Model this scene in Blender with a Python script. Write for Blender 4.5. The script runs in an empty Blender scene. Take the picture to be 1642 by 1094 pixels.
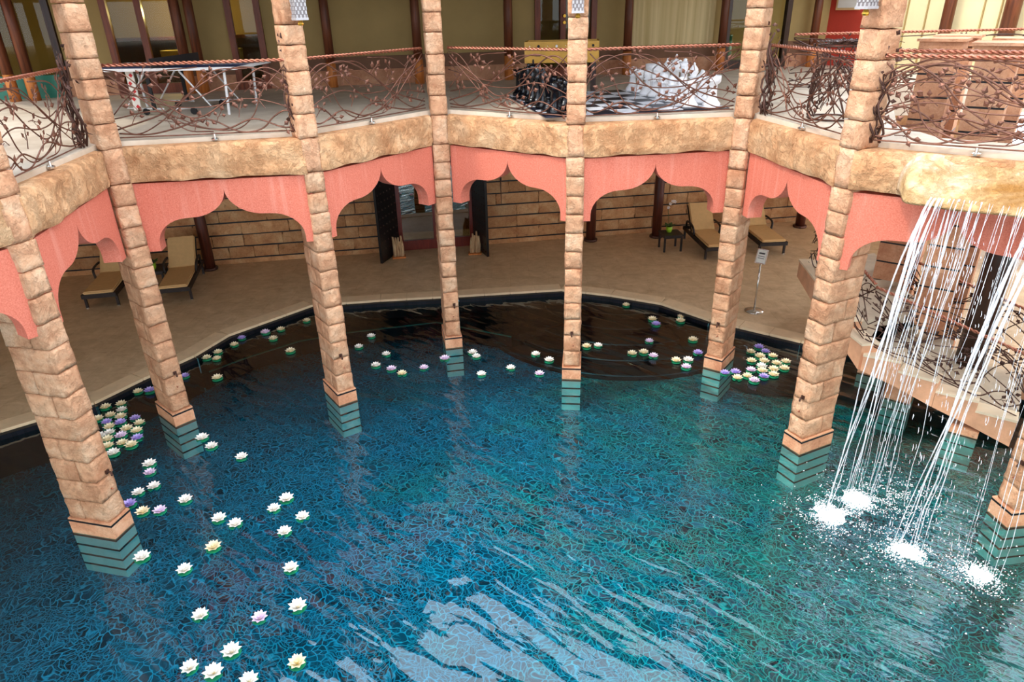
import bpy, bmesh, math, random
from mathutils import Vector, Matrix, noise

random.seed(7)
R = math.radians
scene = bpy.context.scene
C = bpy.context.collection

# ------------------------------------------------------------------ camera
IW, IH, FPX = 1642.0, 1094.0, 1110.814
PITCH, ROLL, HC = R(25.8996), R(1.3360), 6.0
fw = Vector((0, math.cos(PITCH), -math.sin(PITCH)))
_r = Vector((1, 0, 0)); _d = Vector((0, -math.sin(PITCH), -math.cos(PITCH)))
rt = math.cos(ROLL) * _r + math.sin(ROLL) * _d
dn = -math.sin(ROLL) * _r + math.cos(ROLL) * _d
camd = bpy.data.cameras.new('camera'); cam = bpy.data.objects.new('camera', camd); C.objects.link(cam)
camd.sensor_width = 36.0; camd.lens = FPX * 36.0 / IW; camd.clip_end = 200; camd.clip_start = 0.05
m = Matrix((rt, -dn, -fw)).transposed().to_4x4(); m.translation = (0, 0, HC)
cam.matrix_world = m
scene.camera = cam

# ------------------------------------------------------------------ light
SUN_TO = Vector((-0.62, -0.34, 1.0)).normalized()
world = bpy.data.worlds.new('world'); scene.world = world; world.use_nodes = True
wn = world.node_tree; wn.nodes.clear()
wo = wn.nodes.new('ShaderNodeOutputWorld'); wb = wn.nodes.new('ShaderNodeBackground')
sky = wn.nodes.new('ShaderNodeTexSky'); sky.sky_type = 'HOSEK_WILKIE'
sky.sun_direction = SUN_TO; sky.turbidity = 5.0; sky.ground_albedo = 0.4
hsv = wn.nodes.new('ShaderNodeHueSaturation'); hsv.inputs['Saturation'].default_value = 0.30
hsv.inputs['Value'].default_value = 1.0
wn.links.new(sky.outputs[0], hsv.inputs['Color'])
hz = wn.nodes.new('ShaderNodeMix'); hz.data_type = 'RGBA'; hz.inputs[0].default_value = 0.75      # bright hazy sky
hz.inputs[7].default_value = (0.50, 0.55, 0.62, 1)
wn.links.new(hsv.outputs[0], hz.inputs[6]); wn.links.new(hz.outputs[2], wb.inputs['Color'])
wb.inputs['Strength'].default_value = 10.5
wn.links.new(wb.outputs[0], wo.inputs['Surface'])
sl = bpy.data.lights.new('sun', 'SUN'); sl.energy = 2.4; sl.angle = R(4.0); sl.color = (1.0, 0.93, 0.82)
so = bpy.data.objects.new('sun', sl); C.objects.link(so); so.location = (-6, -4, 14)
so.rotation_euler = SUN_TO.to_track_quat('Z', 'Y').to_euler()
scene.view_settings.view_transform = 'Standard'; scene.view_settings.look = 'None'
scene.view_settings.gamma = 1.0; scene.view_settings.use_curve_mapping = False
scene.view_settings.exposure = -0.40
scene.cycles.max_bounces = 8; scene.cycles.diffuse_bounces = 5; scene.cycles.glossy_bounces = 3
scene.cycles.transparent_max_bounces = 12; scene.cycles.transmission_bounces = 3

# ------------------------------------------------------------------ pixel -> place
def U(px, py, z):
    v = fw + (px - IW / 2) / FPX * rt + (py - IH / 2) / FPX * dn
    t = (z - HC) / v.z
    return Vector((0, 0, HC)) + t * v
def U2(px, py, z):
    p = U(px, py, z); return Vector((p.x, p.y))

# ------------------------------------------------------------------ materials
def S(r, g, b):
    f = lambda c: (c / 255 / 12.92) if c / 255 <= 0.04045 else ((c / 255 + 0.055) / 1.055) ** 2.4
    return (f(r), f(g), f(b), 1.0)
MATS = {}
class NT:
    def __init__(s, name):
        s.m = bpy.data.materials.new(name); s.m.use_nodes = True; s.t = s.m.node_tree; s.t.nodes.clear()
        s.out = s.n('ShaderNodeOutputMaterial'); MATS[name] = s.m
    def n(s, ty, **kw):
        nd = s.t.nodes.new(ty)
        for k, v in kw.items():
            if k.startswith('i_'): nd.inputs[k[2:].replace('_', ' ')].default_value = v
            else: setattr(nd, k, v)
        return nd
    def l(s, a, b): s.t.links.new(a, b)
    def pos(s): return s.n('ShaderNodeNewGeometry').outputs['Position']
    def noise(s, vec, scale, detail=3, rough=0.55, dist=0.0):
        n = s.n('ShaderNodeTexNoise'); n.inputs['Scale'].default_value = scale; n.inputs['Detail'].default_value = detail
        n.inputs['Roughness'].default_value = rough; n.inputs['Distortion'].default_value = dist
        s.l(vec, n.inputs['Vector']); return n.outputs['Fac']
    def ramp(s, fac, stops):
        r = s.n('ShaderNodeValToRGB'); e = r.color_ramp.elements
        e[0].position, e[0].color = stops[0]; e[1].position, e[1].color = stops[-1]
        for p, c in stops[1:-1]:
            x = e.new(p); x.color = c
        s.l(fac, r.inputs['Fac']); return r.outputs['Color']
    def mix(s, fac, a, b, mode='MIX'):
        x = s.n('ShaderNodeMix', data_type='RGBA', blend_type=mode)
        for sock, v in ((x.inputs[0], fac), (x.inputs[6], a), (x.inputs[7], b)):
            if hasattr(v, 'is_output'): s.l(v, sock)
            else: sock.default_value = v
        return x.outputs[2]
    def math(s, op, a, b=None):
        x = s.n('ShaderNodeMath', operation=op)
        for k, v in enumerate((a, b)):
            if v is None: continue
            if hasattr(v, 'is_output'): s.l(v, x.inputs[k])
            else: x.inputs[k].default_value = v
        return x.outputs[0]
    def bump(s, h, strength, dist=0.02):
        b = s.n('ShaderNodeBump'); b.inputs['Strength'].default_value = strength; b.inputs['Distance'].default_value = dist
        s.l(h, b.inputs['Height']); return b.outputs['Normal']
    def bsdf(s, col, rough=0.7, normal=None, metal=0.0, spec=0.4):
        b = s.n('ShaderNodeBsdfPrincipled')
        if hasattr(col, 'is_output'): s.l(col, b.inputs['Base Color'])
        else: b.inputs['Base Color'].default_value = col
        if hasattr(rough, 'is_output'): s.l(rough, b.inputs['Roughness'])
        else: b.inputs['Roughness'].default_value = rough
        b.inputs['Metallic'].default_value = metal; b.inputs['Specular IOR Level'].default_value = spec
        if normal is not None: s.l(normal, b.inputs['Normal'])
        s.l(b.outputs[0], s.out.inputs['Surface']); return b

def stone_mat(name, c1, c2, c3, scale=2.2, bump=0.5, rand=0.35, tint=None):
    t = NT(name); p = t.pos()
    oi = t.n('ShaderNodeObjectInfo')
    off = t.n('ShaderNodeVectorMath', operation='ADD'); t.l(p, off.inputs[0])
    cx = t.n('ShaderNodeCombineXYZ'); t.l(t.math('MULTIPLY', oi.outputs['Random'], 9.0), cx.inputs[0]); t.l(cx.outputs[0], off.inputs[1])
    v = off.outputs[0]
    n1 = t.noise(v, scale, 4, 0.6, 0.4)
    col = t.ramp(n1, [(0.30, c1), (0.5, c2), (0.72, c3)])
    n2 = t.noise(v, scale * 14, 5, 0.65)
    col = t.mix(t.math('MULTIPLY', n2, 0.55), col, c1, 'MULTIPLY')
    pit = t.noise(v, scale * 5, 4, 0.6)
    col = t.mix(t.ramp(pit, [(0.26, (0.55, 0.55, 0.55, 1)), (0.40, (0, 0, 0, 1))]), col, tuple(q * 0.55 for q in c1[:3]) + (1,))
    rb = t.ramp(oi.outputs['Random'], [(0.0, (1 - rand, 1 - rand, 1 - rand, 1)), (1.0, (1, 1, 1, 1))])
    col = t.mix(0.6, col, rb, 'MULTIPLY')
    ridge = t.math('ABSOLUTE', t.math('SUBTRACT', t.noise(v, 3.4, 7, 0.7, 0.25), 0.5))
    h = t.math('ADD', t.math('ADD', t.noise(v, 9, 6, 0.66, 0.5), t.math('MULTIPLY', n2, 0.3)), t.math('MULTIPLY', t.math('MINIMUM', ridge, 0.06), 5.0))
    crack = t.ramp(ridge, [(0.0, (0.62, 0.5, 0.42, 1)), (0.022, (1, 1, 1, 1))])
    col = t.mix(0.40, col, crack, 'MULTIPLY')
    t.bsdf(col, 0.85, t.bump(h, bump, 0.045), spec=0.2)
    return t.m
def plain(name, col, rough=0.6, var=0.15, scale=6, bump=0.0, metal=0.0, spec=0.4):
    t = NT(name); p = t.pos(); n = t.noise(p, scale, 4)
    dark = tuple(c * (1 - var) for c in col[:3]) + (1,); lite = tuple(min(1, c * (1 + var)) for c in col[:3]) + (1,)
    c = t.ramp(n, [(0.3, dark), (0.7, lite)])
    t.bsdf(c, rough, t.bump(t.noise(p, scale * 8, 4), bump, 0.01) if bump else None, metal, spec)
    return t.m
def wood(name, c1, c2, sc=(14, 14, 1.2), rough=0.5):
    t = NT(name); p = t.pos(); mp = t.n('ShaderNodeMapping'); mp.inputs['Scale'].default_value = sc; t.l(p, mp.inputs['Vector'])
    n = t.noise(mp.outputs[0], 1.0, 5, 0.6, 0.8)
    t.bsdf(t.ramp(n, [(0.3, c1), (0.7, c2)]), rough, t.bump(n, 0.3, 0.01), spec=0.4); return t.m

M = MATS
stone_mat('sandstone', S(205, 150, 112), S(235, 186, 146), S(247, 214, 178), 2.4, 0.75, 0.16)
stone_mat('beam_stone', S(206, 150, 104), S(232, 184, 136), S(244, 208, 164), 1.8, 0.9, 0.08)
stone_mat('plinth_stone', S(208, 148, 112), S(232, 178, 138), S(244, 206, 170), 3.0, 0.25, 0.12)
stone_mat('wall_stone', S(196, 140, 94), S(224, 174, 124), S(240, 204, 158), 2.0, 0.55, 0.38)
stone_mat('fall_rock', S(190, 140, 76), S(226, 194, 144), S(248, 238, 220), 1.6, 0.8, 0.1)
stone_mat('pillar_stone', S(190, 134, 100), S(216, 166, 130), S(232, 190, 156), 2.2, 0.3, 0.12)
plain('stair_stone', S(222, 166, 128), 0.75, 0.12, 5, 0.4)
plain('stair_tread', S(196, 178, 154), 0.6, 0.10, 6, 0.1)
plain('black_band', S(22, 20, 22), 0.5, 0.2)
plain('cream_wall', S(226, 208, 160), 0.8, 0.05, 2)
plain('olive_wall', S(168, 142, 90), 0.85, 0.07, 1.5, 0.1)
plain('dado', S(120, 84, 60), 0.7, 0.1, 3)
plain('red_wall', S(190, 62, 44), 0.8, 0.08, 2)
plain('ceiling_plaster', S(150, 118, 90), 0.9, 0.1, 2)
wood('roof_wood', S(48, 32, 24), S(74, 50, 34), (6, 0.7, 6), 0.7)
wood('log_wood', S(74, 36, 20), S(128, 70, 40), (16, 16, 1.0), 0.45)
wood('log_foot', S(176, 96, 40), S(214, 134, 66), (16, 16, 1.2), 0.5)
wood('door_wood', S(96, 42, 22), S(140, 70, 38), (14, 14, 1.2), 0.35)
wood('red_door_wood', S(92, 28, 20), S(130, 46, 30), (14, 14, 1.2), 0.35)
wood('post_wood', S(58, 24, 16), S(100, 48, 30), (16, 16, 1.0), 0.45)
wood('dark_timber', S(40, 24, 18), S(70, 42, 30), (14, 14, 1.0), 0.3)
wood('driftwood', S(150, 110, 72), S(222, 190, 148), (30, 30, 3), 0.7)
plain('black_door', S(20, 17, 18), 0.35, 0.3, 8)
plain('iron', S(122, 82, 66), 0.40, 0.35, 10, 0.0, 0.6)
plain('iron_dark', S(84, 56, 46), 0.45, 0.35, 10, 0.0, 0.5)
plain('copper_rail', S(176, 112, 88), 0.32, 0.2, 12, 0.0, 0.8)
plain('rattan', S(38, 26, 22), 0.5, 0.3, 40, 0.3)
plain('cushion', S(212, 172, 118), 0.85, 0.05, 12, 0.15)
plain('lime_pot', S(150, 190, 40), 0.4, 0.08)
plain('leaf_green', S(52, 84, 34), 0.45, 0.25)
plain('orchid_white', S(232, 214, 206), 0.6, 0.05)
plain('chrome', S(205, 200, 192), 0.18, 0.05, 5, 0, 0.9)
plain('placard', S(226, 220, 208), 0.5, 0.03)
plain('dark_print', S(60, 56, 56), 0.6, 0.1)
plain('white_plastic', S(246, 244, 244), 0.3, 0.03)
plain('black_plastic', S(14, 15, 20), 0.22, 0.2)
plain('navy_tile', S(26, 28, 44), 0.35, 0.15)
plain('white_tile', S(236, 236, 240), 0.35, 0.03)
plain('gold_table', S(214, 160, 58), 0.4, 0.1)
plain('table_blue', S(44, 72, 128), 0.4, 0.06)
plain('white_metal', S(236, 234, 232), 0.35, 0.03)
plain('rubber', S(20, 20, 22), 0.6, 0.2)
plain('red_paint', S(196, 40, 44), 0.5, 0.1)
plain('teal_panel', S(54, 128, 108), 0.3, 0.1)
plain('lantern_metal', S(176, 170, 168), 0.5, 0.1, 20, 0.0, 0.2)
plain('brass', S(222, 172, 70), 0.3, 0.1, 6, 0, 0.9)
plain('stool_cloth', S(176, 160, 96), 0.8, 0.1)
plain('orange_crate', S(226, 134, 52), 0.6, 0.1)
plain('petal_white', S(252, 248, 240), 0.55, 0.02); plain('petal_cream', S(250, 238, 204), 0.55, 0.03)
plain('petal_lilac', S(196, 178, 236), 0.55, 0.05); plain('petal_pink', S(240, 222, 240), 0.55, 0.03)
plain('flower_heart', S(236, 206, 110), 0.6, 0.1); plain('lily_pad', S(28, 150, 104), 0.35, 0.15)
plain('soffit_white', S(240, 230, 214), 0.85, 0.03, 2)
plain('pale_tile', S(226, 232, 214), 0.5, 0.08, 5)
plain('lantern_core', S(120, 110, 108), 0.5, 0.1, 8)
plain('step_edge', S(44, 58, 66), 0.4, 0.2, 4)
plain('kerb_cream', S(236, 214, 182), 0.6, 0.06, 5, 0.1)
plain('slab_edge', S(178, 160, 140), 0.8, 0.06, 4, 0.15)
plain('foam', S(250, 252, 252), 0.6, 0.01)

def stucco():
    t = NT('pink_stucco'); p = t.pos()
    mp = t.n('ShaderNodeMapping'); mp.inputs['Scale'].default_value = (7, 7, 0.5); t.l(p, mp.inputs['Vector'])
    streak = t.noise(mp.outputs[0], 1.0, 4, 0.6, 0.2)
    base = t.ramp(t.noise(p, 60, 3, 0.7), [(0.3, S(204, 104, 82)), (0.7, S(228, 136, 112))])
    c = t.mix(t.ramp(streak, [(0.55, (0, 0, 0, 1)), (0.8, (0.5, 0.5, 0.5, 1))]), base, S(236, 164, 142))
    t.bsdf(c, 0.9, t.bump(t.noise(p, 130, 4, 0.7), 0.5, 0.006), spec=0.15)
stucco()
def deckmat():
    t = NT('travertine'); p = t.pos()
    n = t.noise(p, 3.2, 6, 0.68, 0.5); n2 = t.noise(p, 0.7, 3)
    mp = t.n('ShaderNodeMapping'); mp.inputs['Scale'].default_value = (3, 9, 1); mp.inputs['Rotation'].default_value = (0, 0, 0.2); t.l(p, mp.inputs['Vector'])
    n3 = t.noise(mp.outputs[0], 1.0, 6, 0.75, 0.6)
    c = t.ramp(n, [(0.3, S(186, 156, 120)), (0.6, S(212, 184, 148)), (0.8, S(228, 206, 174))])
    c = t.mix(t.ramp(n3, [(0.28, (0.75, 0.75, 0.75, 1)), (0.42, (0, 0, 0, 1))]), c, S(160, 126, 92))
    br = t.n('ShaderNodeTexBrick'); br.inputs['Scale'].default_value = 1.0; br.inputs['Mortar Size'].default_value = 0.006
    br.inputs['Brick Width'].default_value = 0.9; br.inputs['Row Height'].default_value = 0.6
    br.inputs['Color1'].default_value = (1, 1, 1, 1); br.inputs['Color2'].default_value = (0.93, 0.93, 0.93, 1); br.inputs['Mortar'].default_value = (0.8, 0.76, 0.7, 1)
    t.l(p, br.inputs['Vector']); c = t.mix(0.8, c, br.outputs['Color'], 'MULTIPLY')
    t.bsdf(c, t.ramp(n2, [(0.3, (0.35,) * 3 + (1,)), (0.7, (0.6,) * 3 + (1,))]), t.bump(n, 0.15, 0.01), spec=0.4)
deckmat()
plain('edge_stone', S(224, 196, 158), 0.6, 0.08, 4, 0.1)
def galfloor():
    t = NT('gallery_stone'); p = t.pos()
    c = t.ramp(t.noise(p, 2.0, 5, 0.6), [(0.3, S(190, 170, 146)), (0.7, S(220, 204, 182))])
    t.bsdf(c, 0.55, spec=0.4)
galfloor()
def mosaic():
    t = NT('pool_mosaic_caustic'); p = t.pos()
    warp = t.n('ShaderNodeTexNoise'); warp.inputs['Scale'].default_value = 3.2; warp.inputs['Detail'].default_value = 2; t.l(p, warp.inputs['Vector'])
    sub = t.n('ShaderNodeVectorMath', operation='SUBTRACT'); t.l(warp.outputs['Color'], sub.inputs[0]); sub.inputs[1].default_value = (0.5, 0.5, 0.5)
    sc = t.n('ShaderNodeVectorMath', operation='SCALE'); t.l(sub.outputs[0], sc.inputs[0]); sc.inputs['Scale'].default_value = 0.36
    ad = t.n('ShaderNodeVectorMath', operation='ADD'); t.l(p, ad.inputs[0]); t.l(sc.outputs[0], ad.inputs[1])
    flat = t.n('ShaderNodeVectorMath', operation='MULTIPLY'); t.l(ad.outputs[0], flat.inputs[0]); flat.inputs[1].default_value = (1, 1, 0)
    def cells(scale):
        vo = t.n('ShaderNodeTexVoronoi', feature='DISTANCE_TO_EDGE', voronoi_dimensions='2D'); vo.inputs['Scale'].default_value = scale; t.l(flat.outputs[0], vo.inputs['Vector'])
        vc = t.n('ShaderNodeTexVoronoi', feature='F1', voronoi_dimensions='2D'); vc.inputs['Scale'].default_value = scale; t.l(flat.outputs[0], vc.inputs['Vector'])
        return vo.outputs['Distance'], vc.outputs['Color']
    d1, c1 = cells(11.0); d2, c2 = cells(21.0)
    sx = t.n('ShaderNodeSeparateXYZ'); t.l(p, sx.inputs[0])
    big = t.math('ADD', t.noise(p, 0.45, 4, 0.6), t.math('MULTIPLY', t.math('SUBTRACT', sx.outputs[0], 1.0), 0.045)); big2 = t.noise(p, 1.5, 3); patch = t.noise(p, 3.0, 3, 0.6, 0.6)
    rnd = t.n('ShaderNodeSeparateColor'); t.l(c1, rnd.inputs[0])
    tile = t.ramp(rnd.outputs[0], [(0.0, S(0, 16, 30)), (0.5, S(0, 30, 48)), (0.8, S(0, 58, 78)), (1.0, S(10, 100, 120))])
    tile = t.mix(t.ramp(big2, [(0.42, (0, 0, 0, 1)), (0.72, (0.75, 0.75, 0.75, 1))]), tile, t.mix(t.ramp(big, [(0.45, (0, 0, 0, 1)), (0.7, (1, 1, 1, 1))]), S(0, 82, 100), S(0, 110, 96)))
    caustic = t.mix(t.ramp(big, [(0.38, (0, 0, 0, 1)), (0.62, (1, 1, 1, 1))]), S(44, 170, 198), S(56, 186, 168))  # bright cell lines imitate caustic ripple light, painted into the floor colour
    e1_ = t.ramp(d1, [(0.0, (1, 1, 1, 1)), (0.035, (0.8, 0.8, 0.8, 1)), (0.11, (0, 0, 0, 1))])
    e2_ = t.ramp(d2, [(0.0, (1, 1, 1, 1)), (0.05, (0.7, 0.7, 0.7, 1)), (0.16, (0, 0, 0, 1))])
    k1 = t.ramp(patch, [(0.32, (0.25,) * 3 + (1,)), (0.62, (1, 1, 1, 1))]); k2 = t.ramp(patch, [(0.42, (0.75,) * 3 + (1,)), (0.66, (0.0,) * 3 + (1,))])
    c = t.mix(t.mix(1.0, e2_, k2, 'MULTIPLY'), tile, caustic)
    c = t.mix(t.mix(1.0, e1_, k1, 'MULTIPLY'), c, caustic)
    t.bsdf(c, 0.4, spec=0.3)
mosaic()
def darktile():
    t = NT('black_pool_tile'); p = t.pos()
    br = t.n('ShaderNodeTexBrick'); br.inputs['Scale'].default_value = 1.0; br.inputs['Brick Width'].default_value = 0.1; br.inputs['Row Height'].default_value = 0.1
    br.offset = 0.0; br.inputs['Mortar Size'].default_value = 0.004
    br.inputs['Color1'].default_value = S(14, 16, 22); br.inputs['Color2'].default_value = S(22, 24, 34); br.inputs['Mortar'].default_value = S(6, 7, 9)
    t.l(p, br.inputs['Vector']); t.bsdf(br.outputs['Color'], 0.3, spec=0.4)
darktile()
def watermat():
    t = NT('pool_water'); p = t.pos()
    m0 = t.n('ShaderNodeMapping'); m0.inputs['Rotation'].default_value = (0, 0, R(40)); t.l(p, m0.inputs['Vector'])
    mp = t.n('ShaderNodeMapping'); mp.inputs['Scale'].default_value = (0.75, 2.3, 1); t.l(m0.outputs[0], mp.inputs['Vector'])
    a = t.noise(mp.outputs[0], 2.0, 1, 0.3, 0.5); b = t.noise(p, 4.5, 1, 0.4, 0.3)
    h = t.math('ADD', a, t.math('MULTIPLY', b, 0.10))
    # ripples around the foot of the waterfall
    sep = t.n('ShaderNodeVectorMath', operation='DISTANCE'); t.l(p, sep.inputs[0]); sep.inputs[1].default_value = (4.5, 7.1, 0)
    fall = t.math('DIVIDE', 1.0, t.math('ADD', 1.0, t.math('POWER', t.math('DIVIDE', sep.outputs['Value'], 2.3), 3.0)))
    c = t.noise(mp.outputs[0], 7.0, 2, 0.5, 0.8)
    h = t.math('ADD', h, t.math('MULTIPLY', t.math('MULTIPLY', c, fall), 0.45))
    nrm = t.bump(h, 0.30, 0.10)
    fr = t.n('ShaderNodeFresnel'); fr.inputs['IOR'].default_value = 1.65; t.l(nrm, fr.inputs['Normal'])
    tr = t.n('ShaderNodeBsdfTransparent'); tr.inputs['Color'].default_value = (0.38, 0.92, 0.98, 1)
    gl = t.n('ShaderNodeBsdfGlossy'); gl.inputs['Roughness'].default_value = 0.015; gl.inputs['Color'].default_value = (0.95, 0.98, 1, 1); t.l(nrm, gl.inputs['Normal'])
    mx = t.n('ShaderNodeMixShader'); t.l(fr.outputs[0], mx.inputs[0]); t.l(tr.outputs[0], mx.inputs[1]); t.l(gl.outputs[0], mx.inputs[2])
    t.l(mx.outputs[0], t.out.inputs['Surface'])
watermat()
def glassmat(name, tint, refl):
    t = NT(name)
    tr = t.n('ShaderNodeBsdfTransparent'); tr.inputs['Color'].default_value = tint
    gl = t.n('ShaderNodeBsdfGlossy'); gl.inputs['Roughness'].default_value = 0.01
    fr = t.n('ShaderNodeFresnel'); fr.inputs['IOR'].default_value = refl
    mx = t.n('ShaderNodeMixShader'); t.l(fr.outputs[0], mx.inputs[0]); t.l(tr.outputs[0], mx.inputs[1]); t.l(gl.outputs[0], mx.inputs[2])
    t.l(mx.outputs[0], t.out.inputs['Surface'])
glassmat('door_glass', (0.5, 0.55, 0.48, 1), 2.6)
glassmat('clear_glass', (0.75, 0.74, 0.6, 1), 1.3)
def fallmat():
    t = NT('falling_water')
    tr = t.n('ShaderNodeBsdfTransparent'); df = t.n('ShaderNodeBsdfPrincipled'); df.inputs['Base Color'].default_value = (0.95, 0.97, 1, 1); df.inputs['Roughness'].default_value = 0.2
    mp = t.n('ShaderNodeMapping'); mp.inputs['Scale'].default_value = (30, 30, 2.2); t.l(t.pos(), mp.inputs['Vector'])
    mx = t.n('ShaderNodeMixShader'); t.l(t.ramp(t.noise(mp.outputs[0], 1.0, 4, 0.7), [(0.35, (0.06,) * 3 + (1,)), (0.65, (0.85,) * 3 + (1,))]), mx.inputs[0])
    t.l(tr.outputs[0], mx.inputs[1]); t.l(df.outputs[0], mx.inputs[2]); t.l(mx.outputs[0], t.out.inputs['Surface'])
fallmat()
def drapemat():
    t = NT('drape'); p = t.pos(); mp = t.n('ShaderNodeMapping'); mp.inputs['Scale'].default_value = (9, 9, 0.15); t.l(p, mp.inputs['Vector'])
    n = t.noise(mp.outputs[0], 1.0, 2)
    t.bsdf(t.ramp(n, [(0.3, S(190, 168, 118)), (0.7, S(226, 206, 158))]), 0.9, t.bump(n, 0.6, 0.05), spec=0.1)
drapemat()

# ------------------------------------------------------------------ mesh helpers
class MB:
    def __init__(s): s.v = []; s.f = []
    def box(s, c, d, rz=0.0, ry=0.0, rx=0.0):
        o = len(s.v); mt = Matrix.Rotation(rz, 3, 'Z') @ Matrix.Rotation(ry, 3, 'Y') @ Matrix.Rotation(rx, 3, 'X'); c = Vector(c)
        for x in (-.5, .5):
            for y in (-.5, .5):
                for z in (-.5, .5): s.v.append(c + mt @ Vector((x * d[0], y * d[1], z * d[2])))
        for q in ((0, 1, 3, 2), (4, 6, 7, 5), (0, 4, 5, 1), (2, 3, 7, 6), (0, 2, 6, 4), (1, 5, 7, 3)): s.f.append([o + k for k in q])
        return s
    def tube(s, pts, r, seg=5, cap=True):
        pts = [Vector(p) for p in pts]; n = len(pts); rings = []; up = None
        for i, p in enumerate(pts):
            t = (pts[min(i + 1, n - 1)] - pts[max(i - 1, 0)])
            if t.length < 1e-9: t = Vector((0, 0, 1))
            t.normalize()
            if up is None:
                up = Vector((0, 0, 1)) if abs(t.z) < 0.9 else Vector((1, 0, 0))
            a = t.cross(up)
            if a.length < 1e-6: a = t.orthogonal()
            a.normalize(); b = a.cross(t); up = b
            rr = r[i] if isinstance(r, (list, tuple)) else r
            o = len(s.v)
            for k in range(seg):
                w = 2 * math.pi * k / seg; s.v.append(p + a * (rr * math.cos(w)) + b * (rr * math.sin(w)))
            rings.append(o)
        for i in range(n - 1):
            for k in range(seg):
                s.f.append([rings[i] + k, rings[i] + (k + 1) % seg, rings[i + 1] + (k + 1) % seg, rings[i + 1] + k])
        if cap:
            s.f.append([rings[0] + k for k in range(seg)][::-1]); s.f.append([rings[-1] + k for k in range(seg)])
        return s
    def lathe(s, prof, c=(0, 0, 0), seg=12):
        c = Vector(c); o = len(s.v)
        for (r, z) in prof:
            for k in range(seg):
                w = 2 * math.pi * k / seg; s.v.append(c + Vector((r * math.cos(w), r * math.sin(w), z)))
        for i in range(len(prof) - 1):
            for k in range(seg):
                s.f.append([o + i * seg + k, o + i * seg + (k + 1) % seg, o + (i + 1) * seg + (k + 1) % seg, o + (i + 1) * seg + k])
        s.f.append([o + k for k in range(seg)][::-1]); s.f.append([o + (len(prof) - 1) * seg + k for k in range(seg)])
        return s
    def prism(s, poly, z0, z1):
        o = len(s.v); n = len(poly)
        for z in (z0, z1):
            for q in poly: s.v.append(Vector((q[0], q[1], z)))
        for k in range(n): s.f.append([o + k, o + (k + 1) % n, o + n + (k + 1) % n, o + n + k])
        s.f.append([o + k for k in range(n)][::-1]); s.f.append([o + n + k for k in range(n)])
        return s
    def quad(s, *q):
        o = len(s.v); s.v += [Vector(x) for x in q]; s.f.append(list(range(o, o + len(q)))); return s
    def mesh(s, name, mat, smooth=False):
        me = bpy.data.meshes.new(name); me.from_pydata([tuple(v) for v in s.v], [], s.f)
        bm = bmesh.new(); bm.from_mesh(me); bmesh.ops.recalc_face_normals(bm, faces=bm.faces); bm.to_mesh(me); bm.free()
        me.materials.append(M[mat])
        if smooth: me.polygons.foreach_set('use_smooth', [True] * len(me.polygons))
        return me
    def build(s, name, mat, parent=None, smooth=False):
        return link(name, s.mesh(name, mat, smooth), parent)
def link(name, me, parent=None, loc=None, scale=None, rz=None):
    o = bpy.data.objects.new(name, me); C.objects.link(o)
    if parent is not None: o.parent = parent
    if loc is not None: o.location = loc
    if scale is not None: o.scale = scale
    if rz is not None: o.rotation_euler = (0, 0, rz)
    return o
def tag(o, label=None, cat=None, group=None, kind=None):
    if label: o['label'] = label
    if cat: o['category'] = cat
    if group: o['group'] = group
    if kind: o['kind'] = kind
    return o
def thing(name, label, cat, loc=(0, 0, 0), rz=0.0, group=None, kind=None):
    o = bpy.data.objects.new(name, None); C.objects.link(o); o.location = loc; o.rotation_euler = (0, 0, rz)
    o.empty_display_size = 0.1
    return tag(o, label, cat, group, kind)
def copy_tree(root, loc, rz, label, scale=None):
    r = root.copy(); C.objects.link(r); r.location = loc; r.rotation_euler = (0, 0, rz); r['label'] = label
    if scale: r.scale = (scale,) * 3
    for ch in list(root.children):
        c = ch.copy(); C.objects.link(c); c.parent = r
        for g in list(ch.children):
            d = g.copy(); C.objects.link(d); d.parent = c
    return r
def struct(name, mb, mat, label, cat, smooth=False):
    o = mb.build(name, mat, None, smooth); return tag(o, label, cat, None, 'structure')
def catmull(pts, n=8):
    P = [Vector(p) for p in pts]; P = [P[0] * 2 - P[1]] + P + [P[-1] * 2 - P[-2]]; out = []
    for i in range(1, len(P) - 2):
        for k in range(n):
            t = k / n; a, b, c, d = P[i - 1], P[i], P[i + 1], P[i + 2]
            out.append(0.5 * ((2 * b) + (c - a) * t + (2 * a - 5 * b + 4 * c - d) * t * t + (3 * b - a - 3 * c + d) * t ** 3))
    out.append(P[-2]); return out
def lerp(a, b, t): return a + (b - a) * t

def rough_block(name, mat, seed, cuts=5, rnd=0.04, amp=0.045):
    """unit stone block, edges worn, faces split rough"""
    bm = bmesh.new(); bmesh.ops.create_cube(bm, size=1.0)
    bmesh.ops.subdivide_edges(bm, edges=bm.edges[:], cuts=cuts, use_grid_fill=True)
    sd = Vector((seed * 3.17, seed * 1.31, seed * 7.7))
    for v in bm.verts:
        p = v.co.copy(); q = p.copy()
        # how many faces the vertex touches
        ext = [abs(abs(c) - 0.5) < 1e-4 for c in p]
        n = Vector([(1 if c > 0 else -1) if e else 0 for c, e in zip(p, ext)])
        k = sum(ext)
        if k >= 2: q -= n * rnd * (0.6 + 0.5 * noise.noise(p * 4 + sd))
        d = noise.noise(p * 2.3 + sd) * amp + noise.noise(p * 5.5 + sd) * amp * 0.5
        q += n.normalized() * (d if k == 1 else d * 0.5)
        v.co = q
    me = bpy.data.meshes.new(name); bm.to_mesh(me); bm.free(); me.materials.append(M[mat])
    me.polygons.foreach_set('use_smooth', [True] * len(me.polygons))
    return me

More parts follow.
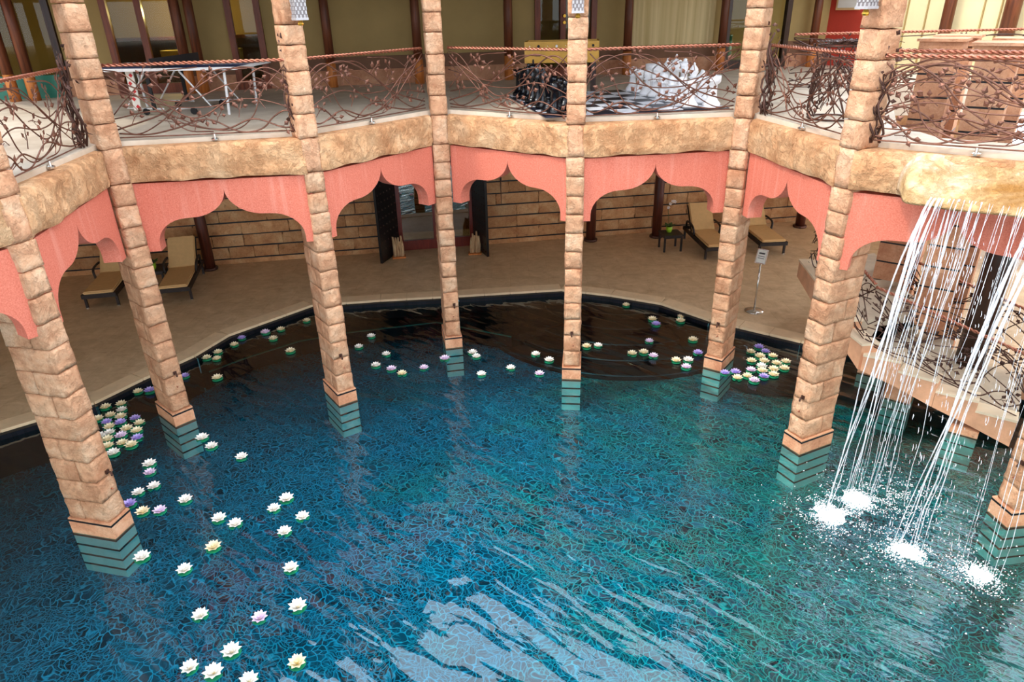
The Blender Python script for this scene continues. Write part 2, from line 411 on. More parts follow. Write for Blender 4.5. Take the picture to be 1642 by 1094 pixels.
# ------------------------------------------------------------------ plan of the court (eight-pointed star)
CEN = Vector((-0.12, 5.80))
ZB0, ZB1, ZF, ZA0, ZR = 3.876, 4.355, 4.42, 2.844, 5.39     # beam bottom/top, gallery floor, arch foot, rail top
ZD = 0.13                                                    # lower deck
ZPOOL = -0.64
COLS = [('A', -5.05, 7.02, 76.1), ('B', -5.33, 9.60, 47.8), ('C', -2.79, 10.11, 35.0), ('D', -1.13, 12.12, 11.0),
        ('E', 1.035, 10.75, -6.5), ('F', 3.60, 11.00, -36.9), ('G', 4.085, 8.48, -64.5), ('H', 6.10, 6.86, -83.0)]
HIDDEN = []
for k, a in enumerate((-12.7, -35.4, -57.7, -80.4, -102.7, -125.4, -147.7, -170.4)):
    rr = 5.06 if k % 2 == 0 else 6.38
    HIDDEN.append((CEN.x + rr * math.cos(R(a)), CEN.y + rr * math.sin(R(a))))
STAR = [Vector((c[1], c[2])) for c in COLS] + [Vector(h) for h in HIDDEN]

# ------------------------------------------------------------------ pool, water, decks
WATER_POLY = [(-13, -6), (13, -6), (13, 16), (-13, 16)]
struct('pool_floor', MB().quad((-13, -6, ZPOOL), (13, -6, ZPOOL), (13, 16, ZPOOL), (-13, 16, ZPOOL)), 'pool_mosaic_caustic',
       'blue and teal mosaic floor with painted ripple-light lines under the pool water', 'pool floor')
EDGE = [(-11.5, 6.0), (-9.6, 8.0)] + [tuple(U2(*q, ZD)) for q in ((0, 690), (150, 645), (228, 607), (310, 570), (365, 537), (500, 489), (610, 481), (735, 474), (900, 464), (980, 473), (1060, 486), (1140, 513), (1285, 547))] + [(6.5, 11.25), (8.4, 9.7), (10.5, 8.0)]
far = [(16, 12), (16, 24), (-18, 24), (-18, 4)]
struct('floor_lower', MB().prism([tuple(p) for p in EDGE] + far, ZD - 0.10, ZD), 'travertine', 'brown travertine deck around the pool under the arcade', 'floor')
# black tiled rim below the deck edge
rim = MB()
for a, b in zip(EDGE[:-1], EDGE[1:]):
    a, b = Vector(a), Vector(b); n = Vector(((b - a).y, -(b - a).x)).normalized()
    a2, b2 = a + n * 0.10, b + n * 0.10
    rim.quad((a.x, a.y, ZD - 0.03), (b.x, b.y, ZD - 0.03), (b2.x, b2.y, ZD - 0.05), (a2.x, a2.y, ZD - 0.05))
    rim.quad((a2.x, a2.y, ZD - 0.05), (b2.x, b2.y, ZD - 0.05), (b2.x, b2.y, ZPOOL), (a2.x, a2.y, ZPOOL))
struct('trim_1', rim, 'black_pool_tile', 'black tiled rim of the pool just below the deck', 'pool rim')
# stone nosing along the deck edge, one stone after another
nos = thing('trim_2', 'row of pale stone slabs edging the pool deck', 'edging', kind='structure')
nose_me = MB().box((0, 0, 0), (1, 1, 1)).mesh('edge_slab', 'edge_stone')
bm = bmesh.new(); bm.from_mesh(nose_me); bmesh.ops.bevel(bm, geom=bm.edges[:], offset=0.02, segments=1, affect='EDGES'); bm.to_mesh(nose_me); bm.free()
for a, b in zip(EDGE[1:-2], EDGE[2:-1]):
    a, b = Vector(a), Vector(b); L = (b - a).length; k = max(1, round(L / 0.62)); ang = math.atan2((b - a).y, (b - a).x)
    n = Vector((-(b - a).y, (b - a).x)).normalized()
    for i in range(k):
        c = lerp(a, b, (i + .5) / k) + n * 0.14
        link('edge_slab', nose_me, nos, (c.x, c.y, ZD - 0.015), (L / k - 0.006, 0.34, 0.06), ang)
# dark shelf under the water along the deck, its pale edge, round steps
SH = [tuple(U2(*q, -0.28)) for q in ((335, 596), (400, 572), (480, 547), (560, 533), (700, 517), (820, 540))]
SH2 = [tuple(U2(*q, -0.28)) for q in ((1130, 575), (1200, 606), (1270, 612))] + [(6.2, 10.6), (8.0, 9.2), (10.5, 7.2)]
i_mid = 11  # deck-edge index near px 900
shelf = MB(); shelf.prism(SH + [tuple(p) for p in EDGE[5:12][::-1]], -0.60, -0.28)
shelf2 = MB(); shelf2.prism(SH2 + [tuple(p) for p in EDGE[12:][::-1]], -0.60, -0.28)
struct('ledge_1', shelf, 'black_pool_tile', 'black tiled underwater shelf along the left side of the pool', 'pool ledge')
struct('ledge_2', shelf2, 'black_pool_tile', 'black tiled underwater shelf along the right side of the pool', 'pool ledge')
strip = MB()
strip.tube([(p[0], p[1], -0.285) for p in SH], 0.016, 4)
struct('trim_3', strip, 'teal_panel', 'thin pale green line along the edge of the underwater shelf', 'pool trim')
stc = U2(990, 476, -0.2)
steps = thing('pool_steps', 'dark curved underwater steps fanning out from the far pool edge', 'steps', kind='structure')
for i, rr in enumerate((1.2, 1.75, 2.3, 2.8, 3.25)):
    z = -0.12 - 0.105 * i; pr = [(stc.x + rr * math.cos(R(a)), stc.y + rr * math.sin(R(a))) for a in range(178, 363, 6)]
    st_ = MB().prism(pr, ZPOOL, z).build('step', 'black_pool_tile', steps)
    MB().tube([(x_, y_, z) for x_, y_ in pr], .014, 4).build('step_nosing', 'step_edge', st_)
wm = MB().quad((-13, -6, 0), (13, -6, 0), (13, 16, 0), (-13, 16, 0))
tag(wm.build('water', 'pool_water'), 'clear rippling teal water filling the pool', 'water', None, 'structure')

# gallery slab (with the stair well left open)
def outw(p, d):
    v = (Vector(p) - CEN); return Vector(p) + v.normalized() * d
slab = MB(); n = len(STAR)
for i in range(n):
    a, b = STAR[i], STAR[(i + 1) % n]
    if COLS[i][0] in 'FG' if i < 8 else False: continue
    a1, b1 = outw(a, .28), outw(b, .28); a2, b2 = outw(a, 22), outw(b, 22)
    slab.prism([tuple(a1), tuple(b1), tuple(b2), tuple(a2)], ZB0 + 0.02, ZF)
Gp, Fp, Hp = STAR[6], STAR[5], STAR[7]
slab.prism([tuple(outw(Gp, .3)), tuple(outw(Fp, .28)), tuple(outw(Fp, 22)), (30, 22), (11, 14.0), (6.7, 14.0), (6.25, 11.7), (5.3, 9.7), (5.3, 8.7), (4.66, 9.2)], ZB0 + 0.02, ZF)
slab.prism([tuple(outw(Gp, .3)), (4.66, 9.2), (8.9, 5.75), tuple(outw(Hp, .28))], ZB0 + 0.02, ZF)
slab.prism([(11, 14.0), (30, 22), (30, -6), (11, 3)], ZB0 + 0.02, ZF)
sof = MB()
for i in range(n):
    a, b = STAR[i], STAR[(i + 1) % n]
    if i < 8 and COLS[i][0] in 'FG': continue
    sof.quad((*outw(a, .75), ZB0 - .005), (*outw(b, .75), ZB0 - .005), (*outw(b, 22), ZB0 - .005), (*outw(a, 22), ZB0 - .005))
struct('ceiling_lower', sof, 'soffit_white', 'pale plaster ceiling of the lower arcade', 'ceiling')
struct('floor_upper', slab, 'gallery_stone', 'pale stone floor of the upper gallery', 'floor')
slab2 = MB()
# roof ring
ROOFD = [16.0] * 16
roof = MB()
for i in range(n):
    a, b = STAR[i], STAR[(i + 1) % n]
    if i < 8 and COLS[i][0] == 'G': d0 = 0.9
    elif i < 8 and COLS[i][0] == 'F': d0 = 2.4
    elif i < 8 and COLS[i][0] == 'A': d0 = 2.2
    else: d0 = 18
    roof.prism([tuple(outw(a, .25)), tuple(outw(b, .25)), tuple(outw(b, d0)), tuple(outw(a, d0))], 6.62, 6.85)
struct('ceiling', roof, 'roof_wood', 'dark timber roof over the upper gallery around the open court', 'roof')

# ------------------------------------------------------------------ lower back wall with stone courses
WY = lambda x: 18.30 + 0.17 * x
WANG = math.atan(0.17); WD = Vector((math.cos(WANG), math.sin(WANG)))
DX0, DX1 = -2.95, -0.95      # door opening
wl = thing('wall_back', 'lower back wall of tan stone courses parted by black bands', 'wall', kind='structure')
core = MB()
for x0, x1 in ((-16, DX0), (DX1, 14)):
    core.quad((x0, WY(x0) + .05, 0), (x1, WY(x1) + .05, 0), (x1, WY(x1) + .05, ZB0 + .1), (x0, WY(x0) + .05, ZB0 + .1))
core.quad((DX0, WY(DX0) + .05, 2.5), (DX1, WY(DX1) + .05, 2.5), (DX1, WY(DX1) + .05, 4), (DX0, WY(DX0) + .05, 4))
core.build('wall_core', 'wall_stone', wl)
wst = [rough_block('wall_stone_block', 'wall_stone', s, 2, 0.018, 0.08) for s in range(1, 7)]
flat = [MB().box((0, 0, 0), (1, 1, 1)).mesh('wall_stone_block', 'wall_stone')]
rnd = random.Random(3)
BND0 = MB().box((0, 0, 0), (1, 1, 1)).mesh('black_band', 'black_band')
zs = [0.13, 0.245] + [0.275 + 0.312 * k for k in range(7)]
courses = [(0.13, 0.245)] + [(0.275 + 0.312 * k, 0.275 + 0.312 * k + 0.283) for k in range(6)]
for ci, (z0, z1) in enumerate(courses):
    for X0, X1 in ((-11.3, DX0), (DX1, 9.6)):
        x = X0
        while x < X1 - 0.05:
            w = rnd.choice((0.45, 0.6, 0.75, 0.95, 1.15)) if ci else 1.6
            w = min(w, X1 - x)
            if X1 - x - w < 0.25: w = X1 - x
            c = x + w / 2; o = rnd.uniform(0, 0.03) if ci else 0.03
            link('wall_stone_block', rnd.choice(wst) if ci else flat[0], wl, (c, WY(c) + 0.03 - o, (z0 + z1) / 2), (w / math.cos(WANG) - 0.003, 0.08, z1 - z0), WANG + rnd.choice((0, math.pi)))
            x += w
for z0 in [0.26] + [0.275 + 0.312 * k + 0.2975 for k in range(6)]:
    for X0, X1 in ((-11.3, DX0), (DX1, 9.6)):
        c = (X0 + X1) / 2; link('black_band', BND0, wl, (c, WY(c) + .02, z0), ((X1 - X0) / math.cos(WANG), .09, .03), WANG)
# rest of that wall above the courses
up = MB()
for x0, x1 in ((-16, DX0), (DX1, 14)):
    up.quad((x0, WY(x0), 2.2), (x1, WY(x1), 2.2), (x1, WY(x1), ZB0 + .1), (x0, WY(x0), ZB0 + .1))
up.build('upper_face', 'wall_stone', wl)
# side walls closing the lower level
struct('wall_left', MB().quad((-15, 2, 0), (-15, 20, 0), (-15, 20, 7), (-15, 2, 7)), 'wall_stone', 'stone side wall beyond the left end of the arcade', 'wall')

# ------------------------------------------------------------------ glazed door with black studded leaves
def wall_pt(x, off=0.0): return (x, WY(x) + off)
d1 = thing('door_1', 'glazed lower door in a red-brown wooden frame behind the pool', 'door', (DX0, WY(DX0), ZD), WANG, kind='structure')
DW = (DX1 - DX0) / math.cos(WANG)
for x, w in ((0.06, .12), (DW / 2, .16), (DW - .06, .12)):
    MB().box((x, 0.02, 1.2), (w, .10, 2.4)).build('door_frame', 'red_door_wood', d1)
for x0, x1 in ((.12, DW / 2 - .08), (DW / 2 + .08, DW - .12)):
    MB().box(((x0 + x1) / 2, 0.02, .13), (x1 - x0, .09, .26)).build('bottom_rail', 'red_door_wood', d1)
    MB().box(((x0 + x1) / 2, 0.02, 2.3), (x1 - x0, .09, .2)).build('top_rail', 'red_door_wood', d1)
    MB().box(((x0 + x1) / 2, 0.03, 1.23), (x1 - x0, .02, 1.94)).build('pane', 'door_glass', d1)
back = MB().quad((DX0 - .5, WY(DX0) + 1.6, 0), (DX1 + .5, WY(DX1) + 1.6, 0), (DX1 + .5, WY(DX1) + 1.6, 3), (DX0 - .5, WY(DX0) + 1.6, 3))
struct('wall_room', back, 'dado', 'dim brown wall of the room behind the glazed door', 'wall')
def leaf(name, hx, tip, label):
    h = Vector(wall_pt(hx, -.06)); v = Vector(tip) - h; a = math.atan2(v.y, v.x); L = v.length
    o = thing(name, label, 'door', (h.x, h.y, ZD + .02), a)
    MB().box((L / 2, 0, 1.2), (L, .06, 2.4)).build('panel', 'black_door', o)
    for s in (-1, 1):
        st = MB()
        for i in range(6):
            for j in range(12):
                st.lathe([(.018, -.012), (.018, .004), (.006, .014)], (0, 0, 0), 5)
                for q in st.v[-15:]:
                    y, z = q.y, q.z; q.x, q.y, q.z = L * (i + .5) / 6 + q.x, s * (0.03 + z), .12 + .2 * j + y
        tag(st.build('studs', 'iron_dark', o), kind='stuff')
    return o
leaf('door_leaf', DX0, U2(612, 424, ZD), 'open black studded door leaf on the left of the glazed lower door')
leaf('door_leaf', DX1, U2(783, 413, ZD), 'open black studded door leaf on the right of the glazed lower door')
def driftlog(p, label, lean):
    o = thing('log_bundle', label, 'log', (p[0], p[1], ZD), lean)
    rr = random.Random(int(p[0] * 100))
    MB().box((0, 0, .02), (.34, .22, .04)).build('base', 'log_foot', o)
    for k in range(5):
        x = -.10 + .05 * k; h = rr.uniform(.42, .6)
        MB().tube([(x, rr.uniform(-.05, .05), .04), (x + rr.uniform(-.02, .02), rr.uniform(-.04, .04), h * .5), (x + rr.uniform(-.02, .02), rr.uniform(-.04, .04), h)], [.045, .05, .025], 6).build('split_log', 'driftwood', o, True)
driftlog(U2(640, 413, ZD), 'upright split driftwood log at the left black door leaf', 0.2)
driftlog(U2(762, 407, ZD), 'upright split driftwood log at the right black door leaf', 0.0)
def sconce(x, z, label):
    p = wall_pt(x, -.10); o = thing('wall_torch', label, 'torch', (p[0], p[1], z))
    MB().box((0, .03, 0), (.05, .07, .30)).build('bracket', 'iron_dark', o)
    MB().tube([(0, -.02, -.75), (0, -.02, .2)], [.008, .022], 6).build('shaft', 'iron_dark', o)
    MB().lathe([(.02, .15), (.07, .2), (.075, .34), (.05, .36)], (0, -.02, 0), 8).build('cup', 'iron_dark', o)
sconce(.05 - .25, 2.0, 'black iron spear torch on the stone wall right of the black doors')
sconce(-3.95, 2.0, 'black iron spear torch on the stone wall left of the black doors')
# lower timber posts with ringed feet
def lpost(x, y, label, r=.13):
    o = thing('timber_post', label, 'post', (x, y, ZD))
    MB().lathe([(r, 0.02), (r * 1.02, 1.2), (r * .94, 2.5), (r * .96, ZB0 - ZD - 0.02)], (0, 0, 0), 12).build('shaft', 'post_wood', o, True)
    MB().lathe([(r + .05, 0), (r + .06, .03), (r + .05, .06), (r + .01, .06)], (0, 0, 0), 14).build('foot_ring', 'iron_dark', o)
q = U2(947, 386, ZD); lpost(q.x, q.y, 'dark red timber post right beside the fifth column, in the lower arcade')
q = U2(1052, 380, ZD); lpost(q.x, q.y, 'dark red timber post behind the side table with the orchid')
q = U2(1282, 364, ZD); lpost(q.x, min(q.y, WY(q.x) - .35), 'dark timber post in the shade behind the farthest right sun lounger')
q = U2(338, 432, ZD); lpost(q.x, q.y, 'dark timber post beside the tan sun lounger on the left')

# ------------------------------------------------------------------ stone columns
BLK = [rough_block('stone_block', 'sandstone', s, 5, 0.032, 0.045) for s in range(1, 10)]
SUB = MB().box((0, 0, 0), (1, 1, 1)).mesh('plinth_course', 'pale_tile')
PLN = MB().box((0, 0, 0), (1, 1, 1)).mesh('plinth_course', 'plinth_stone')
BND = MB().box((0, 0, 0), (1, 1, 1)).mesh('black_band', 'black_band')
SW, SD_ = 0.285, 0.60          # shaft width and depth
PW, PD = 0.33, 0.645           # plinth
COLLAB = {'A': 'leftmost of the rough stone columns, standing nearest in the pool', 'B': 'second rough stone column from the left',
          'C': 'third rough stone column from the left', 'D': 'fourth stone column from the left, before the black doors',
          'E': 'fifth stone column from the left, before the chess board', 'F': 'sixth stone column from the left, beside the lotus cluster',
          'G': 'seventh stone column from the left, just left of the waterfall', 'H': 'stone column cut by the right edge, right of the waterfall'}
def column(c):
    nm, x, y, yaw = c; rr = random.Random(ord(nm)); a = R(yaw)
    o = thing('stone_column', COLLAB[nm], 'column', (x, y, ZPOOL), a, 'columns around the pool', 'thing')
    # local: x along the face, y outward (away from the court), origin = middle of the plinth front
    def add(name, me, z0, z1, y0, y1, w, jig=0.0, dx=0.0):
        link(name, me, o, (dx + rr.uniform(-jig, jig), (y0 + y1) / 2 + rr.uniform(-jig, jig), (z0 + z1) / 2 - ZPOOL), (w, y1 - y0, z1 - z0), rr.choice((0, math.pi)))
    # plinth courses above and below the water with black bands between
    zz = 0.20
    tops = [0.215, -0.015, -0.175, -0.335, -0.495]
    for k, zt in enumerate(tops):
        zb = tops[k + 1] if k + 1 < len(tops) else ZPOOL
        add('black_band', BND, zt - 0.028, zt, -0.003, PD + .003, PW + .006)
        add('plinth_course', PLN if k == 0 else SUB, zb, zt - 0.028, 0, PD, PW)
    add('plinth_course', PLN, 0.215, 0.235, 0, PD, PW)
    z = 0.235; ins = 0.022; k = 0; hs = []
    nlow = 12; hh = (ZB0 - z) / nlow
    for i in range(nlow):
        h = hh; z1 = z + h
        mode = (k + ord(nm)) % 3
        if mode == 0: add('stone_block', rr.choice(BLK), z, z1 - .004, ins, ins + SD_, SW, .006)
        else:
            sp = SD_ * (0.38 if mode == 1 else 0.62)
            add('stone_block', rr.choice(BLK), z, z1 - .004, ins, ins + sp, SW, .005); add('stone_block', rr.choice(BLK), z, z1 - .004, ins + sp + .004, ins + SD_, SW, .005)
        z = z1; k += 1
    # stone at beam height, two pieces one over the other
    add('stone_block', rr.choice(BLK), ZB0, ZB1, ins - .01, ins + .5, SW - .015)
    z = ZB1
    while z < 6.55:
        h = rr.choice((.25, .29, .31, .33)); z1 = min(z + h, 6.612)
        add('stone_block', rr.choice(BLK), z, z1 - .004, ins, ins + 0.36, SW, .006); z = z1
    # little iron spout on the face
    sp = MB().tube([(0, 0, 0), (0, -.04, 0), (0, -.055, -.03), (0.0, -.05, -.05)], .014, 5); sp.box((0, .0, 0), (.05, .02, .05))
    s = sp.build('spout', 'iron_dark', o); s.location = (rr.uniform(-.03, .06), ins - .012, .90 - ZPOOL)
    s2 = MB().lathe([(.012, 0), (.012, .02), (.004, .03)], (0, 0, 0), 6).build('drain_nozzle', 'copper_rail', o)
    s2.location = (.02, ins - .012, .66 - ZPOOL); s2.rotation_euler = (R(90), 0, 0)
    return o
COLO = {c[0]: column(c) for c in COLS}
def corner(c, sx):      # front-left / front-right corner of a column in plan
    nm, x, y, yaw = c; a = R(yaw); return Vector((x, y)) + Vector((math.cos(a), math.sin(a))) * (sx * SW / 2) + Vector((-math.sin(a), math.cos(a))) * 0.02
# ------------------------------------------------------------------ bays: beam, arch, railing
ORD = ['first', 'second', 'third', 'fourth', 'fifth', 'sixth', 'seventh', 'eighth']
def bay_name(i): return 'at the left edge, left of the nearest column' if i < 0 else 'between the %s and %s columns from the left' % (ORD[i], ORD[i + 1])
def beam(i, p, q):
    L = (q - p).length; a = math.atan2((q - p).y, (q - p).x); H = ZB1 - ZB0; D = 0.42
    nx, ny, nz = 40, 5, 9
    bm = bmesh.new(); bmesh.ops.create_cube(bm, size=1.0)
    bm.free(); mb = MB(); rr = Vector((i * 5.3, i * 1.7, 0)); idx = {}
    def P(a_, b_, c_):
        k = (a_, b_, c_)
        if k in idx: return idx[k]
        u, v, w = a_ / nx, b_ / ny, c_ / nz
        x, y, z = u * L, v * D, w * H
        sp = Vector((x * 1.6, y * 2, z * 2.4)) + rr
        amp = 0.0
        if c_ == 0: z += 0.03 * noise.noise(sp * 1.6) - .004
        if b_ == 0:
            y += 0.035 * noise.noise(sp * 1.3) + 0.016 * noise.noise(sp * 4)
            if c_ in (0, nz): y += .022
            if c_ == nz: z -= .012
        if c_ == nz and b_ == 1: z += .002
        idx[k] = len(mb.v); mb.v.append(Vector((x, y, z))); return idx[k]
    for A in range(nx):
        for Cc in range(nz):
            for b_ in (0, ny): mb.f.append([P(A, b_, Cc), P(A + 1, b_, Cc), P(A + 1, b_, Cc + 1), P(A, b_, Cc + 1)])
        for B in range(ny):
            for c_ in (0, nz): mb.f.append([P(A, B, c_), P(A + 1, B, c_), P(A + 1, B + 1, c_), P(A, B + 1, c_)])
    for B in range(ny):
        for Cc in range(nz):
            for a_ in (0, nx): mb.f.append([P(a_, B, Cc), P(a_, B + 1, Cc), P(a_, B + 1, Cc + 1), P(a_, B, Cc + 1)])
    me = mb.mesh('stone_beam', 'beam_stone', False)
    me.polygons.foreach_set('use_smooth', [True] * len(me.polygons))
    o = link('stone_beam', me, None, (p.x, p.y, ZB0), None, a)
    try: me.set_sharp_from_angle(angle=R(40))
    except Exception: pass
    tag(o, 'rough carved stone beam ' + bay_name(i), 'beam', 'beams of the arcade', 'thing')
    # paler kerb along the gallery edge behind the beam
def ogee(Lw):
    """opening outline, from left foot to right foot, u from centre, z above the foot"""
    a = Lw / 2 - 0.185; s = a / 0.95; pts = [(-a, -0.02), (-a, .10)]
    sh = 0.47
    for k in range(1, 9):
        t = k / 8 * math.pi / 2; pts.append((-a + (0.42 * s) * (1 - math.cos(t)), .10 + (sh - .10) * math.sin(t)))
    u0 = a - 0.42 * s
    pts.append((-u0 + .05 * s, sh + .002))
    u1 = u0 - .05 * s
    for k in range(1, 11):
        t = k / 10 * math.pi / 2; pts.append((-u1 * (1 - math.sin(t)), sh + (0.86 - sh) * (1 - math.cos(t))))
    return pts + [(-x, z) for x, z in pts[-2::-1]]
def arch(i, p, q, back):
    v = q - p; L = v.length; a = math.atan2(v.y, v.x); T = 0.24; Ht = ZB0 - ZA0 - .035
    op = ogee(L); bm = bmesh.new()
    outl = [(-L / 2, 0), (op[0][0], 0)] + op[1:-1] + [(op[-1][0], 0), (L / 2, 0), (L / 2, Ht), (-L / 2, Ht)]
    f = bm.faces.new([bm.verts.new((x, 0, z)) for x, z in outl])
    ex = bmesh.ops.extrude_face_region(bm, geom=[f]); bmesh.ops.translate(bm, vec=(0, T, 0), verts=[g for g in ex['geom'] if isinstance(g, bmesh.types.BMVert)])
    bmesh.ops.triangulate(bm, faces=[g for g in bm.faces if len(g.verts) > 4]); bmesh.ops.recalc_face_normals(bm, faces=bm.faces)
    me = bpy.data.meshes.new('arch_panel'); bm.to_mesh(me); bm.free(); me.materials.append(M['pink_stucco'])
    mid = (p + q) / 2 + Vector((-math.sin(a), math.cos(a))) * back
    o = link('arch_panel', me, None, (mid.x, mid.y, ZA0), None, a)
    tag(o, 'salmon pink ogee arch panel ' + bay_name(i), 'arch', 'arches of the arcade', 'thing')

# wrought vines, drawn once in a 1 x 1 panel (u along, v up)
VINES = [[(0, .45), (.12, .8), (.30, .95), (.50, .75), (.73, .35), (1, .12)],
         [(0, .42), (.16, .70), (.36, .72), (.6, .5), (.8, .56), (1, .66)],
         [(0, .24), (.14, .42), (.30, .50), (.5, .40), (.73, .45), (1, .76)],
         [(0, .20), (.1, .05), (.27, .20), (.45, .06), (.68, .20), (.84, .55), (1, .95)],
         [(.06, .97), (.2, .6), (.27, .25), (.38, .05), (.55, .10), (.77, .36), (1, .28)],
         [(.26, .93), (.45, .90), (.6, .56), (.77, .2), (.91, .04), (1, .18)],
         [(0, .08), (.08, .30), (.16, .22), (.24, .04), (.36, .02), (.52, .22), (.7, .1), (.85, .03), (1, .06)],
         [(.5, .03), (.66, .1), (.8, .6), (.9, .9), (1, .97)],
         [(.52, .97), (.75, .9), (.9, .6), (1, .34)],
         [(0, .65), (.15, .93), (.28, .8), (.42, .45), (.6, .25), (.8, .62), (1, .88)]]
SPRIGS = [(.08, .16, .9), (.13, .62, .4), (.2, .36, 2.4), (.24, .84, -.4), (.3, .62, .8), (.35, .24, 1.2), (.4, .83, 2.7), (.43, .55, .2), (.48, .14, .8),
          (.53, .72, .5), (.57, .33, -.6), (.62, .87, 3.4), (.65, .5, .9), (.7, .12, 1.4), (.72, .68, 2.2), (.78, .24, .2), (.83, .8, .8), (.87, .4, 2.0), (.92, .2, .9), (.94, .66, 1.9), (.16, .08, .2), (.6, .05, 1.0), (.05, .5, 1.1)]
def leafmesh(mb, p, d, n, L):
    """a pointed leaf with a raised midrib"""
    s = d.cross(n).normalized(); o = len(mb.v)
    mb.v += [p, p + d * L * .4 + s * L * .37, p + d * L, p + d * L * .4 - s * L * .37, p + d * L * .45 + n * L * .12]
    mb.f += [[o, o + 1, o + 4], [o + 1, o + 2, o + 4], [o + 2, o + 3, o + 4], [o + 3, o, o + 4]]
def rope(mb, a, b, r=.02, turns=14, seg=5):
    a, b = Vector(a), Vector(b); v = b - a; t = v.normalized(); s = t.orthogonal().normalized(); w = t.cross(s); n = turns * 6
    for ph in (0, math.pi):
        mb.tube([a + v * (k / n) + (s * math.cos(2 * math.pi * turns * k / n + ph) + w * math.sin(2 * math.pi * turns * k / n + ph)) * r * .62 for k in range(n + 1)], r * .72, seg)
def vinebundle(L, h, parent, at, seed):
    rr = random.Random(seed)
    for k in range(11):
        pts = []; x0 = rr.uniform(-.10, .10); y0 = rr.uniform(-.05, .05); top = h * rr.uniform(.75, 1.2); ph = rr.uniform(0, 6)
        for j in range(9):
            t = j / 8; pts.append((at + x0 * (1 - .2 * t) + .055 * math.sin(ph + t * 9) , y0 + .04 * math.cos(ph + t * 8), t * top))
        MB().tube(pts, rr.choice((.009, .012, .015)), 4).build('twig', 'iron_dark', parent, True)
    lf = MB()
    for k in range(34):
        z = rr.uniform(.02, h * 1.3); d = Vector((rr.uniform(-1, 1), rr.uniform(-.8, .3), rr.uniform(-.2, 1))).normalized()
        leafmesh(lf, Vector((at + rr.uniform(-.13, .13), rr.uniform(-.08, .08), z)), d, Vector((0, -1, .2)).normalized(), rr.uniform(.05, .09))
    tag(lf.build('leaves', 'iron_dark', parent), kind='stuff')
def railing(name, p, q, z0, z1, label, seed, bundle=(), slope=0.0, knob=True, mat='iron', dens=1.0):
    """panel between plan points p and q standing on z0; slope tilts it (height gained from p to q)"""
    v = q - p; L = v.length; a = math.atan2(v.y, v.x); h = z1 - z0
    o = thing(name, label, 'railing', (p.x, p.y, z0), a, 'wrought iron vine railings')
    rr = random.Random(seed)
    Z = lambda x, z: z + slope * x / L
    m1 = MB(); rope(m1, (0, 0, Z(0, h)), (L, 0, Z(L, h)), .021, max(6, int(L * 7))); m1.build('handrail', 'copper_rail', o, True)
    MB().tube([(0, 0, Z(0, .03)), (L, 0, Z(L, .03))], .009, 4).build('bottom_rail', mat, o)
    flip = seed % 2
    for k, vn in enumerate(VINES):
        pts = [Vector(((1 - u if flip else u) * L, rr.uniform(-.02, .02), 0.03 + w * (h - .06))) for u, w in vn]
        if flip: pts = pts[::-1]
        c = catmull(pts, 7); c = [Vector((x.x, x.y, Z(x.x, min(max(x.z, .02), h)))) for x in c]
        MB().tube(c, .0085 if k % 3 else .011, 4).build('vine', mat, o, True)
    lf = MB()
    for u, w, ang in SPRIGS:
        u = 1 - u if flip else u
        b = Vector((u * L, 0, Z(u * L, .03 + w * (h - .1)))); ang += rr.uniform(-.4, .4); d = Vector((math.cos(ang), 0, math.sin(ang)))
        tip = b + d * .17; lf.tube([b, b + d * .09 + Vector((0, -.01, .015)), tip], .006, 3)
        for s, t in ((0, 1.0), (.9, .55), (-.9, .75)):
            dd = Vector((math.cos(ang + s), rr.uniform(-.25, .1), math.sin(ang + s))).normalized()
            st = b + (tip - b) * t; lf.tube([st, st + dd * .045], .0045, 3)
            leafmesh(lf, st + dd * .04, dd, Vector((0, -1, 0)), rr.uniform(.068, .10))
    tag(lf.build('leaves', mat, o), kind='stuff')
    if knob:
        MB().lathe([(.05, -.05), (.052, -.03), (.02, -.02), (.018, .03)], (L * .5, -.01, 0), 9).build('foot', 'chrome', o)
    for at in bundle: vinebundle(L, h, o, at * L, seed + 3)
    return o
BUND = {0: (.95,), 1: (.965,), 5: (.06,), 6: (.06,), 2: (), 3: (), 4: ()}
COLZ = ('Z', HIDDEN[7][0], HIDDEN[7][1], 99.6)
for i in range(-1, 7):
    p, q = (corner(COLZ, 1) if i < 0 else corner(COLS[i], 1)), corner(COLS[i + 1], -1)
    d = (q - p).normalized(); nrm = Vector((-d.y, d.x))
    beam(i, p - d * .03, q + d * .03)
    arch(i, p - d * .05, q + d * .05, 0.07)
    pr, qr = p + nrm * .17 - d * .07, q + nrm * .17 + d * .07
    railing('railing', pr, qr, ZF + .01, ZR, 'wrought iron vine gallery railing ' + bay_name(i), i, BUND.get(i, ()))

# ------------------------------------------------------------------ upper back wall
UY = lambda x: 17.62 + 0.20 * x
UANG = math.atan(0.20)
def uhit(px, py=60):
    v = fw + (px - IW / 2) / FPX * rt + (py - IH / 2) / FPX * dn
    return v.x * 17.62 / (v.y - 0.2 * v.x)
OPEN = [(-260, 92), (172, 292), (368, 424), (857, 955), (1160, 1262)]
OX = [(uhit(a), uhit(b)) for a, b in OPEN]
wu = thing('wall_upper', 'olive plastered back wall of the upper gallery with stone plinth', 'wall', kind='structure')
edges = [OX[0][1], OX[1][0], OX[1][1], OX[2][0], OX[2][1], OX[3][0], OX[3][1], OX[4][0], OX[4][1], 8.2]
def strip_on(x0, x1, z0, z1, off, mat, name, th=0.04):
    L = (x1 - x0) / math.cos(UANG); c = (x0 + x1) / 2
    o = MB().box((0, 0, 0), (L, th, z1 - z0)).build(name, mat, wu); o.location = (c, UY(c) - off, (z0 + z1) / 2); o.rotation_euler = (0, 0, UANG); return o
